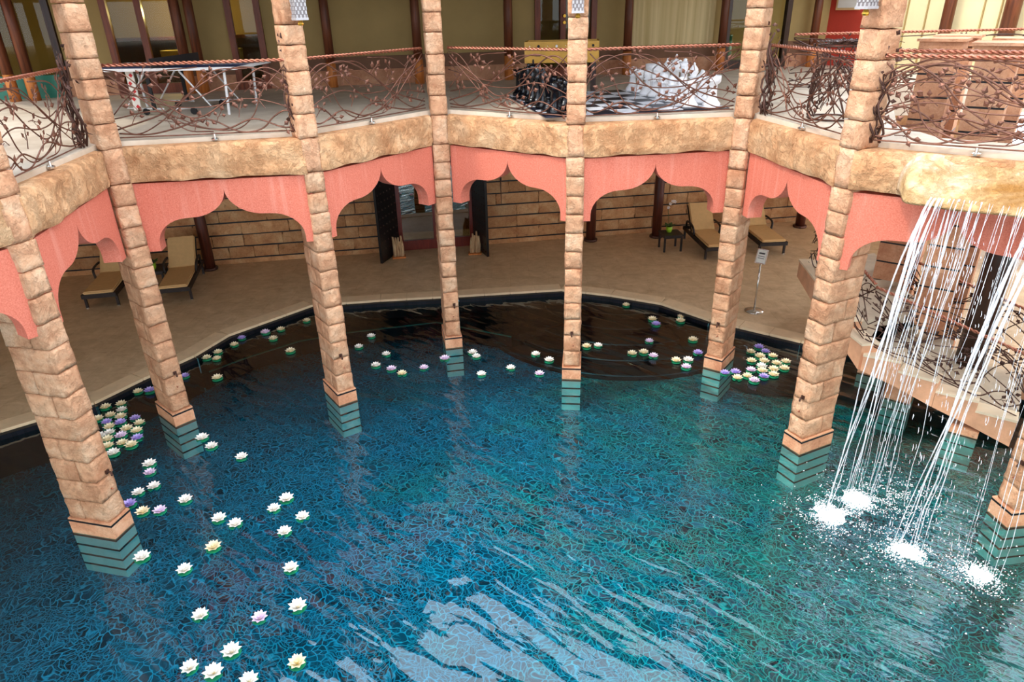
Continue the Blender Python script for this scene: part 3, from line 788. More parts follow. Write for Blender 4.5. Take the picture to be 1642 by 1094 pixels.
for k in range(0, 10, 2):
    x0, x1 = edges[k], edges[k + 1]
    strip_on(x0, x1, ZF, 7.05, -.05, 'olive_wall', 'wall_face', .1)
    strip_on(x0, x1, ZF, 4.74, .03, 'pillar_stone', 'stone_plinth', .06)
    strip_on(x0, x1, 4.74, 5.02, .015, 'dado', 'dado_band', .03)
for a, b in OX: strip_on(max(a, -16), b, 6.75, 7.05, -.05, 'olive_wall', 'lintel', .1)
dr = uhit(1012), uhit(1142)
strip_on(dr[0], dr[1], 5.04, 6.9, .03, 'drape', 'drape_panel', .05)
# rooms behind the glass
rooms = MB()
rooms.quad((-18, UY(-18) + 3.2, ZF), (8.5, UY(8.5) + 3.2, ZF), (8.5, UY(8.5) + 3.2, 7), (-18, UY(-18) + 3.2, 7))
struct('wall_interior', rooms, 'olive_wall', 'dim olive wall inside the rooms behind the upper glass doors', 'wall')
def glazed(n, k, label, mull, mat='door_wood', kick=0.0, pane='clear_glass', fwid=.13):
    x0, x1 = max(OX[k][0], -15), OX[k][1]; L = (x1 - x0) / math.cos(UANG)
    o = thing('door_%d' % n if kick == 0 else 'window_%d' % n, label, 'door' if kick == 0 else 'window', (x0, UY(x0), ZF), UANG, kind='structure')
    xs = [0] + [L * t for t in mull] + [L]
    for i, x in enumerate(xs):
        xx = min(max(x, fwid / 2), L - fwid / 2); MB().box((xx, 0, 1.17), (fwid, .14, 2.34)).build('door_frame', mat, o)
    for a, b in zip(xs[:-1], xs[1:]):
        MB().box(((a + b) / 2, 0, .10 + kick / 2), (b - a - .05, .1, .20 + kick)).build('bottom_rail' if kick == 0 else 'kick_panel', mat if kick == 0 else 'teal_panel', o)
        MB().box(((a + b) / 2, 0.02, 1.25), (b - a - .05, .015, 2.1)).build('pane', pane, o)
    return o
glazed(2, 0, 'dark upper glazing at the far left above a green panel', (.55, .8), 'dark_timber', .25)
glazed(3, 1, 'wide brown framed glass door showing the bar, upper left', (.5,), 'door_wood')
glazed(4, 2, 'narrow brown framed glass door left of the third column', (), 'door_wood')
glazed(5, 3, 'brown framed glass door with brass handles behind the football table', (.45,), 'door_wood')
glazed(6, 4, 'dark upper doorway right of the chess board', (.6,), 'dark_timber')
# brass handles on the door behind the football table
hx = uhit(903, 45)
for dz in (1.45, 1.62):
    pass
o5 = bpy.data.objects.get('door_5')
for dz in (1.18, 1.32):
    b = MB().lathe([(.035, -.02), (.04, 0), (.035, .02)], (0, 0, 0), 10).build('handle', 'brass', o5); b.location = ((hx - OX[3][0]) / math.cos(UANG), -.10, dz); b.rotation_euler = (R(90), 0, 0)
# log posts in front of the wall
def upost(px, label, off=.35, r=.10):
    x = uhit(px); o = thing('log_post', label, 'post', (x, UY(x) - off, ZF), 0, 'log posts along the upper wall')
    MB().lathe([(r * 1.02, .52), (r, 1.4), (r * .92, 2.62)], (0, 0, 0), 10).build('shaft', 'log_wood', o, True)
    MB().lathe([(r * 1.06, 0), (r * 1.05, .3), (r * 1.03, .52)], (0, 0, 0), 10).build('foot', 'log_foot', o, True)
for px, lb in ((301, 'log post beside the bar door, left of its neighbour post'), (322, 'log post between the bar door and the narrow glass door'), (531, 'slim log post in the upper bay right of the third column'),
               (671, 'dark log post just left of the fourth column on the gallery'), (815, 'log post left of the football table on the gallery'), (1003, 'log post right of the football table, beside the pale drape'),
               (1152, 'log post right of the pale drape, left of the sixth column'), (1296, 'thick log post before the red wall on the gallery'), (20, 'dark log post inside the far left upper glazing, left'), (52, 'dark log post at the far left upper glazing, right')):
    upost(px, lb, .35 if px > 100 else .5)
# right wall
RW = [(8.2, 19.26), (8.95, 18.2), (15.0, 8.5)]
def wallseg(a, b, mat, nm, lab):
    m_ = MB().quad((a[0], a[1], ZF), (b[0], b[1], ZF), (b[0], b[1], 7.05), (a[0], a[1], 7.05)); struct(nm, m_, mat, lab, 'wall')
wallseg(RW[0], RW[1], 'red_wall', 'wall_right', 'deep red plaster wall at the right end of the gallery')
wallseg(RW[1], RW[2], 'cream_wall', 'wall_far_right', 'pale cream panelled wall beyond the stair well, upper right')
def rpost(t, lab, w=.2, mat='log_wood'):
    a, b = Vector(RW[1]), Vector(RW[2]); p = lerp(a, b, t) + Vector((-.25, -.16))
    o = thing('log_post', lab, 'post', (p.x, p.y, ZF), 0, 'log posts along the upper wall')
    MB().lathe([(w / 2, .5), (w / 2, 2.62)], (0, 0, 0), 10).build('shaft', mat, o, True); MB().lathe([(w / 2 * 1.05, 0), (w / 2 * 1.03, .5)], (0, 0, 0), 10).build('foot', 'log_foot', o, True)
rpost(.155, 'log post before the cream wall above the stone pillars', .24); rpost(.265, 'orange brown post at the right edge before the cream wall', .3)
for t_ in (.06, .10, .205, .235):
    a_, b_ = Vector(RW[1]), Vector(RW[2]); q_ = lerp(a_, b_, t_); w_ = bpy.data.objects['wall_far_right']
    MB().box((q_.x - .02, q_.y - .015, (ZF + 7.05) / 2), (.025, .03, 7.05 - ZF), math.atan2(b_.y - a_.y, b_.x - a_.x)).build('batten', 'olive_wall', w_)
pb = thing('notice_board', 'small pale framed board on the red wall behind the seventh column', 'board', (8.42, 18.75, 5.72), math.atan2(18.2 - 19.26, 8.95 - 8.2))
MB().box((0, 0, .3), (.62, .04, .62)).build('frame', 'cushion', pb); MB().box((0, -.025, .3), (.52, .02, .52)).build('sheet', 'placard', pb)

# bar seen through the glass door
bx0, bx1 = uhit(190), uhit(285)
bar = thing('bar_counter', 'dark wooden bar counter inside behind the wide glass door', 'counter', ((bx0 + bx1) / 2, UY((bx0 + bx1) / 2) + 2.2, ZF), UANG)
MB().box((0, 0, .5), (3.4, .5, 1.0)).build('front', 'dark_timber', bar); MB().box((0, -.05, 1.03), (3.5, .65, .06)).build('worktop', 'log_wood', bar)
for k in range(3):
    x = bx0 + .5 + .62 * k
    st = thing('bar_chair', 'pale tub chair before the bar, %s from the left' % ORD[k], 'chair', (x, UY(x) + 1.2, ZF), .2 * k, 'tub chairs at the bar')
    MB().lathe([(.20, .36), (.24, .40), (.27, .80), (.25, .80), (.21, .46), (0.02, .46)], (0, 0, 0), 12).build('seat_shell', 'stool_cloth', st, True)
    for sx in (-1, 1):
        for sy in (-1, 1): MB().tube([(.13 * sx, .13 * sy, .38), (.17 * sx, .17 * sy, 0)], .018, 5).build('leg', 'dark_timber', st)

lx = (bx0 + bx1) / 2
pl_ = thing('pendant_lamp', 'warm lamp hanging over the bar inside the wide glass door', 'lamp', (lx, UY(lx) + 1.7, 6.1))
MB().lathe([(.03, .22), (.16, .0), (.15, .0), (.02, .2)], (0, 0, 0), 14).build('lamp_shade', 'brass', pl_, True); MB().tube([(0, 0, .2), (0, 0, .52)], .008, 5).build('cord', 'rubber', pl_)
ll = bpy.data.lights.new('bar_bulb', 'POINT'); ll.energy = 130; ll.color = (1, .82, .45); ll.shadow_soft_size = .08
lo_ = bpy.data.objects.new('bulb', ll); C.objects.link(lo_); lo_.parent = pl_; lo_.location = (0, 0, -.08)
gx = uhit(1172); gt = thing('draped_table', 'small round table under a green cloth inside the dark doorway', 'table', (gx, UY(gx) + .9, ZF))
MB().lathe([(.34, .02), (.31, .4), (.30, .74)], (0, 0, 0), 14).build('cloth_skirt', 'teal_panel', gt, True); MB().lathe([(.31, .74), (.31, .76)], (0, 0, 0), 14).build('table_top', 'teal_panel', gt)
# ------------------------------------------------------------------ things on the gallery
# table-tennis table
pt = thing('table_tennis_table', 'folding blue table-tennis table with white edge on the upper left gallery', 'table', (-5.72, 13.0, ZF), R(-4))
MB().box((0, 0, .745), (2.74, 1.5, .03)).build('table_top', 'table_blue', pt)
ed = MB()
for c, d in (((0, -.75, .742), (2.76, .03, .045)), ((0, .75, .742), (2.76, .03, .045)), ((-1.37, 0, .742), (.03, 1.5, .045)), ((1.37, 0, .742), (.03, 1.5, .045))): ed.box(c, d)
ed.build('edge_band', 'white_metal', pt)
MB().box((0, 0, .762), (2.72, .02, .004)).build('centre_line', 'white_metal', pt)
MB().box((0, 0, .84), (.012, 1.7, .15)).build('net', 'dark_print', pt)
for sx in (-1, 1):
    for sy in (-1, 1):
        MB().tube([(1.1 * sx, .6 * sy, .72), (1.05 * sx, .6 * sy, 0)], .022, 6).build('leg', 'white_metal', pt)
        MB().tube([(.3 * sx, .55 * sy, .7), (.75 * sx, .55 * sy, .12), (.1 * sx, .55 * sy, .1)], .018, 5).build('brace', 'white_metal', pt)
        w = MB().lathe([(.055, -.02), (.06, 0), (.055, .02)], (0, 0, 0), 10).build('wheel', 'rubber', pt); w.location = (.42 * sx, .55 * sy, .06); w.rotation_euler = (R(90), 0, 0)
for sy in (-1, 1): MB().box((-.25, .58 * sy, .40), (.06, .03, .62)).build('upright', 'rubber', pt)
bn = tag(MB().box((0, 0, 0), (.13, .02, .62)).build('score_strip', 'placard', pt), 'white strip with red flowers')
bn.location = (-.52, -.62, .40)
fl = MB()
for k in range(5): fl.lathe([(.04, 0), (.04, .006)], (0.02 * (-1) ** k, 0, -.25 + .125 * k), 7)
for v in fl.v: v.y, v.z = -.012 - (v.z - round((v.z + .25) / .125) * .125 + .25) * 1.0, v.z + v.y * 1.0
fb = MB()
for k in range(5): fb.box((0.02 * (-1) ** k, -.013, -.25 + .125 * k), (.05, .006, .05), 0, R(45))
fb.build('flower_print', 'red_paint', pt).location = (-.52, -.62, .40)
# football table
ft = thing('football_table', 'golden wooden football table behind the black chess pieces', 'table', (1.12, 14.75, ZF), R(-6))
MB().box((0, -.36, .74), (1.42, .03, .38)).build('long_side', 'gold_table', ft); MB().box((0, .36, .74), (1.42, .03, .38)).build('long_side', 'gold_table', ft)
for s in (-1, 1):
    MB().box((.70 * s, 0, .74), (.03, .72, .38)).build('end_side', 'gold_table', ft)
    for t in (-1, 1): MB().box((.62 * s, .30 * t, .28), (.10, .10, .56)).build('leg', 'dark_timber', ft)
MB().box((0, 0, .60), (1.38, .70, .02)).build('pitch', 'teal_panel', ft)
for k in range(8):
    x = -.6 + .171 * k
    MB().tube([(x, -.55, .86), (x, .55, .86)], .009, 5).build('rod', 'chrome', ft)
    s = -1 if k % 2 else 1
    g = MB().lathe([(.02, 0), (.026, .05), (.02, .11)], (0, 0, 0), 8).build('grip', 'rubber' if k % 3 else 'white_plastic', ft); g.location = (x, -.55 if s < 0 else .55, .86); g.rotation_euler = (R(90 * -s), 0, 0)
for s in (-1, 1):
    for k in range(4): MB().lathe([(.03, 0), (.03, .04)], (-.45 + .12 * k + (s > 0) * .5, .36 * 1, .93), 8)
# chess
BC, BA, SQ = Vector((1.80, 12.86)), R(11), .375
e1 = Vector((math.cos(BA), math.sin(BA))); e2 = Vector((-math.sin(BA), math.cos(BA)))
cb = thing('chess_board', 'giant navy and white chess board laid on the gallery floor', 'chess board', (BC.x, BC.y, ZF), BA)
MB().box((0, 0, .006), (SQ * 8 + .06, SQ * 8 + .06, .012)).build('mat', 'navy_tile', cb)
sq = {0: MB().box((0, 0, 0), (SQ - .006, SQ - .006, .012)).mesh('square', 'navy_tile'), 1: MB().box((0, 0, 0), (SQ - .006, SQ - .006, .012)).mesh('square', 'white_tile')}
for i in range(8):
    for j in range(8): link('square', sq[(i + j) % 2], cb, ((i - 3.5) * SQ, (j - 3.5) * SQ, .016))
PROF = {'pawn': [(.13, 0), (.135, .04), (.11, .07), (.07, .12), (.05, .25), (.09, .275), (.05, .29), (.075, .33), (.08, .37), (.06, .42), (.01, .44)],
        'rook': [(.14, 0), (.145, .05), (.11, .08), (.08, .13), (.07, .33), (.11, .36), (.12, .38), (.12, .47), (.09, .47), (.09, .43), (.01, .43)],
        'bishop': [(.14, 0), (.145, .05), (.11, .08), (.07, .13), (.05, .36), (.10, .385), (.05, .41), (.08, .46), (.07, .52), (.02, .58), (.025, .60), (.005, .62)],
        'queen': [(.15, 0), (.155, .05), (.12, .08), (.08, .14), (.055, .42), (.11, .45), (.06, .47), (.07, .52), (.11, .60), (.08, .59), (.03, .62), (.035, .645), (.005, .66)],
        'king': [(.15, 0), (.155, .05), (.12, .08), (.08, .14), (.06, .42), (.12, .45), (.06, .47), (.075, .52), (.10, .60), (.04, .62), (.01, .63)],
        'knight': [(.14, 0), (.145, .05), (.11, .08), (.08, .13), (.075, .2), (.09, .22), (.01, .22)]}
def piece(kind, side, i, j, label):
    mt = 'white_plastic' if side else 'black_plastic'; p = BC + e1 * ((i - 3.5) * SQ) + e2 * ((j - 3.5) * SQ)
    o = thing('chess_' + kind, label, 'chess piece', (p.x, p.y, ZF + .022), BA + (math.pi if side else 0), ('white' if side else 'black') + ' chess pieces')
    key = 'pc_%s_%d' % (kind, side)
    body = bpy.data.meshes.get(key) or MB().lathe(PROF[kind], (0, 0, 0), 14).mesh(key, mt, True)
    link('body', body, o)
    if kind == 'king': MB().box((0, 0, .665), (.022, .022, .08)).box((0, 0, .67), (.02, .07, .02)).build('cross', mt, o)
    if kind == 'knight':
        prof = [(-.07, .2), (.07, .2), (.06, .3), (.03, .36), (.10, .33), (.13, .36), (.12, .41), (.04, .48), (.02, .53), (-.01, .49), (-.07, .44), (-.09, .33)]
        b = bmesh.new(); f = b.faces.new([b.verts.new((x, -.045, z)) for x, z in prof]); ex = bmesh.ops.extrude_face_region(b, geom=[f])
        bmesh.ops.translate(b, vec=(0, .09, 0), verts=[g for g in ex['geom'] if isinstance(g, bmesh.types.BMVert)]); bmesh.ops.recalc_face_normals(b, faces=b.faces)
        me = bpy.data.meshes.new('horse_head'); b.to_mesh(me); b.free(); me.materials.append(M[mt]); link('horse_head', me, o)
BACK = ['rook', 'knight', 'bishop', 'queen', 'king', 'bishop', 'knight', 'rook']
for side, fi, pi_ in ((0, 0, 1), (1, 7, 6)):
    cn = 'white' if side else 'black'
    for j, k in enumerate(BACK):
        near = '' if k in ('queen', 'king') else (' nearer the railing' if j < 4 else ' farther from the railing')
        piece(k, side, fi, j, '%s giant chess %s on the gallery board%s' % (cn, k, near))
    for j in range(8): piece('pawn', side, pi_, j, '%s giant chess pawn, %s from the railing in its row' % (cn, ORD[j]))

# woven iron newel by the stair well
tb = thing('twig_newel', 'woven iron twig drum with leafy cap left of the seventh column', 'newel', (4.66, 10.35, ZF))
rr = random.Random(11)
for k in range(46):
    a0 = rr.uniform(0, 6.28); sw = rr.uniform(-1.6, 1.6); z0, z1 = sorted((rr.uniform(0, .5), rr.uniform(.5, 1.0)))
    MB().tube([(.31 * math.cos(a0 + sw * t / 7) * (1 + .08 * math.sin(t)), .31 * math.sin(a0 + sw * t / 7) * (1 + .08 * math.sin(t)), lerp(z0, z1, t / 7)) for t in range(8)], rr.choice((.009, .013)), 4).build('twig', 'iron_dark', tb, True)
for z in (.02, .98): MB().tube([(.31 * math.cos(t / 14 * 6.283), .31 * math.sin(t / 14 * 6.283), z) for t in range(15)], .014, 5).build('hoop', 'iron_dark', tb, True)
cp = MB()
for k in range(44):
    a0 = rr.uniform(0, 6.28); q0 = rr.uniform(.02, .3); cp.tube([(q0 * math.cos(a0), q0 * math.sin(a0), 1.0), ((q0 + .16) * math.cos(a0 + .5), (q0 + .16) * math.sin(a0 + .5), 1.05)], .008, 4)
    leafmesh(cp, Vector((q0 * math.cos(a0), q0 * math.sin(a0), 1.03)), Vector((math.cos(a0 + .6), math.sin(a0 + .6), .1)).normalized(), Vector((0, 0, 1)), .12)
cp.build('cap', 'iron_dark', tb)
lf = MB()
for k in range(60):
    a0 = rr.uniform(0, 6.28); leafmesh(lf, Vector((.33 * math.cos(a0), .33 * math.sin(a0), rr.uniform(.05, 1.1))), Vector((math.cos(a0 + 1), math.sin(a0 + 1), rr.uniform(-.6, .9))).normalized(), Vector((math.cos(a0), math.sin(a0), .2)).normalized(), .07)
tag(lf.build('leaves', 'iron_dark', tb), kind='stuff')

# banded stone pillars in the stair well
def pillar(x, y, rz, top, label, w=.50, z0=0.13, cap=True):
    o = thing('stone_pillar', label, 'pillar', (x, y, z0), R(rz), 'banded pillars of the stair well', 'thing')
    blk = MB().box((0, 0, 0), (1, 1, 1)).mesh('pillar_stone_block', 'pillar_stone')
    z = 0.0; H = top - z0 - (.16 if cap else 0)
    n = round(H / .345)
    for k in range(n):
        h = H / n; link('pillar_stone_block', blk, o, (0, 0, k * h + h / 2), (w, w, h - .03)); link('black_band', BND, o, (0, 0, (k + 1) * h), (w - .01, w - .01, .032))
    if cap:
        MB().box((0, 0, H + .07), (w + .10, w + .10, .13)).build('cap_block', 'pillar_stone', o); MB().box((0, 0, H + .15), (w + .18, w + .18, .04)).build('cap_slab', 'pillar_stone', o)
pillar(6.92, 11.8, -38, 5.38, 'banded stone pillar in the stair well, left of the front two', z0=1.385)
pillar(6.98, 10.5, -38, 5.38, 'banded stone pillar in the stair well, right of the front two', z0=1.065)
pillar(7.65, 12.65, -38, 5.38, 'banded stone pillar in the stair well, left of the rear two')
pillar(7.85, 11.4, -38, 5.38, 'banded stone pillar in the stair well, right of the rear two')
pillar(8.45, 9.55, -38, 3.85, 'banded stone pillar beside the stair at the right edge, below the arch', .5, .13, False)
dp = thing('wet_timber_post', 'dark wet timber post behind the waterfall', 'post', (7.45, 9.95, .585))
MB().lathe([(.21, 0), (.2, 2), (.19, 3.29)], (0, 0, 0), 12).build('shaft', 'dark_timber', dp, True)

# ------------------------------------------------------------------ stair into the pool
N = [Vector(p) for p in ((5.68, 12.75), (5.52, 11.4), (5.50, 10.25), (5.54, 9.68), (6.0, 9.41), (6.41, 9.05), (6.86, 8.73), (7.27, 8.42))]
TZ = [1.38, 1.22, 1.06, .90, .74, .58, .42]
OUT = Vector((.60, .80))
sta = thing('pool_stair', 'curved cream stone stair stepping down into the pool behind the waterfall', 'stair', (0, 0, 0))
for i in range(7):
    a, b = N[i], N[i + 1]
    o1 = OUT * 1.75 if i >= 3 else Vector((1.6, .4)); o2 = OUT * 1.75 if i >= 2 else Vector((1.6, .4))
    d = (b - a).normalized()
    MB().prism([tuple(a), tuple(b), tuple(b + o2), tuple(a + o1)], TZ[i] - .18, TZ[i]).build('tread', 'stair_tread', sta)
    # kerb block of the step at the court side
    n_ = Vector((-d.y, d.x)); n_ = n_ if n_.dot(Vector((.7, .7))) > 0 else -n_
    zb_a = TZ[i] - .30 + (0.06 if i else 0); zb_b = TZ[i] - .46 + .06
    if i == 0: zb_a = TZ[0] - .30; zb_b = TZ[0] - .40
    kb = MB(); p4 = [a - n_ * .05, b - n_ * .05, b + n_ * .22, a + n_ * .22]
    for q, z in zip(p4, (zb_a, zb_b, zb_b, zb_a)): kb.v.append(Vector((q.x, q.y, z)))
    for q in p4: kb.v.append(Vector((q.x, q.y, TZ[i] + .012)))
    kb.f += [[0, 1, 5, 4], [1, 2, 6, 5], [2, 3, 7, 6], [3, 0, 4, 7], [3, 2, 1, 0], [4, 5, 6, 7]]
    kb.build('kerb_stone', 'stair_stone', sta)
    q4 = [a - n_ * .065 - d * .004, b - n_ * .065 + d * .004, b + n_ * .235 + d * .004, a + n_ * .235 - d * .004]
    MB().prism([tuple(x_) for x_ in q4], TZ[i] + .012, TZ[i] + .05).build('kerb_cap', 'kerb_cream', sta)
for k, (qx, qy, zt) in enumerate(((1396, 604, .52), (1440, 645, .34), (1545, 700, .12))):
    p = U2(qx, qy, 0) + Vector((.12, .2))
    pr = thing('stair_pier', ('square stone pier under the stair, farthest of three', 'square stone pier under the middle of the stair', 'square stone pier under the stair, mostly under water')[k], 'pier', (p.x, p.y, ZPOOL), R(-38), 'piers under the pool stair', 'thing')
    tops = [zt, -.02, -.18, -.34, -.5]
    for q, t_ in enumerate(tops):
        b_ = tops[q + 1] if q + 1 < 5 else ZPOOL
        link('pier_course', PLN if q == 0 else SUB, pr, (0, 0, (t_ + b_) / 2 - ZPOOL), (.4, .4, t_ - b_ - .022)); link('black_band', BND, pr, (0, 0, b_ - ZPOOL + .0), (.396, .396, .022))
railing('stair_railing', Vector((5.56, 9.78)), Vector((7.30, 8.50)), 1.06, 2.02, 'sloping iron vine railing on the court side of the pool stair', 21, (), -.62, False, 'iron_dark')
railing('stair_railing', Vector((5.74, 12.6)), Vector((5.58, 9.85)), 1.40, 2.36, 'iron vine railing round the top of the pool stair', 22, (), -.32, False, 'iron_dark')
railing('stair_railing', Vector((6.65, 11.05)), Vector((8.35, 9.8)), 1.08, 2.04, 'sloping iron vine railing on the far side of the pool stair', 23, (), -.62, False, 'iron_dark')
railing('railing', Vector((4.76, 9.30)), Vector((7.45, 7.12)), ZF + .01, ZR, 'second iron vine railing behind the waterfall ledge, edging the stair well', 24, (), 0, False)
railing('railing', Vector((5.4, 14.05)), Vector((10.9, 14.05)), ZF + .01, ZR, 'distant iron vine railing on the far side of the stair well', 25, (), 0, False, 'iron_dark')

# ------------------------------------------------------------------ rock spout and waterfall
gp, hp = corner(COLS[6], 1), corner(COLS[7], -1)
gd = (hp - gp).normalized(); gn = Vector((gd.y, -gd.x))      # gn points into the court
if gn.dot(CEN - gp) < 0: gn = -gn
def ssm(a, b, x):
    t = min(1, max(0, (x - a) / (b - a))); return t * t * (3 - 2 * t)
ns, ndp = 44, 16; mb = MB(); top = {}; bot = {}
for i in range(ns + 1):
    s = .50 + 1.78 * i / ns
    dm = .10 + .42 * ssm(.48, .66, s) + .10 * ssm(.8, 1.1, s) + .03 * noise.noise(Vector((s * 3, 0, 0)))
    for j in range(ndp + 1):
        t = j / ndp; d = lerp(-.10, dm, t); nn = noise.noise(Vector((s * 2.5, d * 3, 1.7)))
        nose = math.exp(-((s - .74) / .22) ** 4); wall = 1 - ssm(-.1, .12, d)
        z = 4.23 - .17 * ssm(0, .6, d) + nose * .06 * (1 - .2 * t) + wall * .10 + .03 * nn
        z -= (.10 + .06 * nose) * max(0, (t - .72) / .28) ** 2
        if s < .66: z -= .14 * ((.66 - s) / .16) ** 2
        p = gp + gd * s + gn * d
        zb = lerp(3.86, 4.0 - .05 * nose, t) + .02 * nn
        zb = min(zb, z - .03)
        top[i, j] = len(mb.v); mb.v.append(Vector((p.x, p.y, z))); bot[i, j] = len(mb.v); mb.v.append(Vector((p.x, p.y, zb)))
for i in range(ns):
    for j in range(ndp):
        mb.f.append([top[i, j], top[i + 1, j], top[i + 1, j + 1], top[i, j + 1]]); mb.f.append([bot[i, j], bot[i, j + 1], bot[i + 1, j + 1], bot[i + 1, j]])
    mb.f.append([top[i, ndp], top[i + 1, ndp], bot[i + 1, ndp], bot[i, ndp]]); mb.f.append([top[i, 0], bot[i, 0], bot[i + 1, 0], top[i + 1, 0]])
for j in range(ndp):
    mb.f.append([top[0, j], top[0, j + 1], bot[0, j + 1], bot[0, j]]); mb.f.append([top[ns, j], bot[ns, j], bot[ns, j + 1], top[ns, j + 1]])
tag(mb.build('rock_spout', 'fall_rock', None, True), 'broad pale rock ledge spilling water from the gallery beam', 'rock')

wf = thing('waterfall', 'thin streams of white water falling from the rock ledge into the pool', 'waterfall', (0, 0, 0))
rw = random.Random(5)
def strand(mb, a, b, r0, wob, t0=0.0, t1=1.0, nseg=14):
    pts = []; ph = rw.uniform(0, 6)
    for k in range(nseg + 1):
        t = lerp(t0, t1, k / nseg); p = a.lerp(b, t); z = a.z + (b.z - a.z) * (0.12 * t + 0.88 * t * t)
        w = wob * t; pts.append(Vector((p.x + w * math.sin(ph + 7 * t) * .5 + rw.gauss(0, .012) * t, p.y + w * math.cos(ph * 1.3 + 6 * t) * .5 + rw.gauss(0, .012) * t, z)))
    mb.tube(pts, [r0 * (.55 + .45 * math.sin(math.pi * min(1, k / nseg + .12))) * rw.uniform(.75, 1.25) for k in range(nseg + 1)], 5)
def lip(s): 
    p = gp + gd * s + gn * (.60 + .03 * math.sin(s * 9)); return Vector((p.x, p.y, 4.04))
STREAMS = [(.90, .98, (1336, 822), .10, 7, .013), (.98, 1.12, (1376, 802), .16, 6, .007), (1.1, 1.35, (1405, 790), .22, 7, .007), (1.90, 2.02, (1455, 884), .12, 7, .013), (2.06, 2.2, (1568, 920), .2, 6, .007)]
for s0, s1, land, sprd, cnt, r0 in STREAMS:
    mb = MB(); L0 = U(land[0], land[1], 0)
    for k in range(cnt):
        f = k / max(1, cnt - 1); a = lip(lerp(s0, s1, f) + rw.uniform(-.02, .02)); c = L0 + Vector((gd.x, gd.y, 0)) * ((f - .5) * sprd * 1.6) + Vector((rw.gauss(0, .05), rw.gauss(0, .05), .01))
        strand(mb, a, c, r0 * rw.uniform(.5, 1.2), .10)
    mb.build('stream', 'falling_water', wf, True)
mb = MB()
for k in range(34):
    s0 = rw.uniform(.88, 2.25); a = lip(s0); q = gp + gd * (s0 * .97 + rw.gauss(0, .08)) + gn * 1.25
    strand(mb, a, Vector((q.x, q.y, 0)), rw.uniform(.0022, .0045), .06, 0, rw.uniform(.3, .75), 9)
mb.build('veil', 'falling_water', wf, True)
mb = MB()
for k in range(420):
    s = rw.uniform(.9, 2.25); a = lip(s); t = rw.uniform(.15, 1) ** .7
    q = gp + gd * s + gn * rw.uniform(1.0, 1.35); c = Vector((q.x, q.y, 0)); p = a.lerp(c, t); z = a.z + (0 - a.z) * (.12 * t + .88 * t * t)
    p = Vector((p.x + rw.gauss(0, .06), p.y + rw.gauss(0, .06), max(.02, z))); h = rw.uniform(.02, .09)
    mb.tube([p, p + Vector((.004, .004, h * .5)), p + Vector((0, .01, h))], [.002, .0048, .002], 4)
tag(mb.build('droplets', 'falling_water', wf), kind='stuff')
# foam
mb = MB()
def fleck(p, r, h):
    o = len(mb.v); a = rw.uniform(0, 6)
    for k in range(5):
        w = a + k * 1.2566; q = r * rw.uniform(.6, 1.2); mb.v.append(p + Vector((q * math.cos(w), q * math.sin(w) * .7, 0)))
    mb.v.append(p + Vector((0, 0, h)))
    for k in range(5): mb.f.append([o + k, o + (k + 1) % 5, o + 5])
    mb.f.append([o + k for k in range(5)][::-1])
for cx, cy, n_, sg, core_ in ((1332, 826, 2300, .20, .10), (1374, 802, 1700, .22, .10), (1440, 795, 800, .30, .22), (1455, 886, 1400, .17, .08), (1570, 922, 1000, .19, .09), (1520, 900, 350, .5, .4), (1400, 860, 600, .55, .5)):
    c = U(cx, cy, 0)
    for k in range(n_):
        g = sg if rw.random() < .5 else core_
        p = c + Vector((rw.gauss(0, g), rw.gauss(0, g), 0)); p.z = .004
        dd = (Vector((p.x, p.y)) - Vector((c.x, c.y))).length
        k_ = math.exp(-(dd / .15) ** 2) if core_ < .15 else .12
        if noise.noise(Vector((p.x * 7, p.y * 7, 3.1))) + 1.2 * k_ < -.02: continue
        fleck(p, rw.uniform(.005, .015) * (.75 + .7 * k_), rw.uniform(.004, .03) * (.4 + 1.6 * k_))
tag(mb.build('foam', 'foam'), 'white splash foam on the water below the waterfall', 'foam', None, 'stuff')

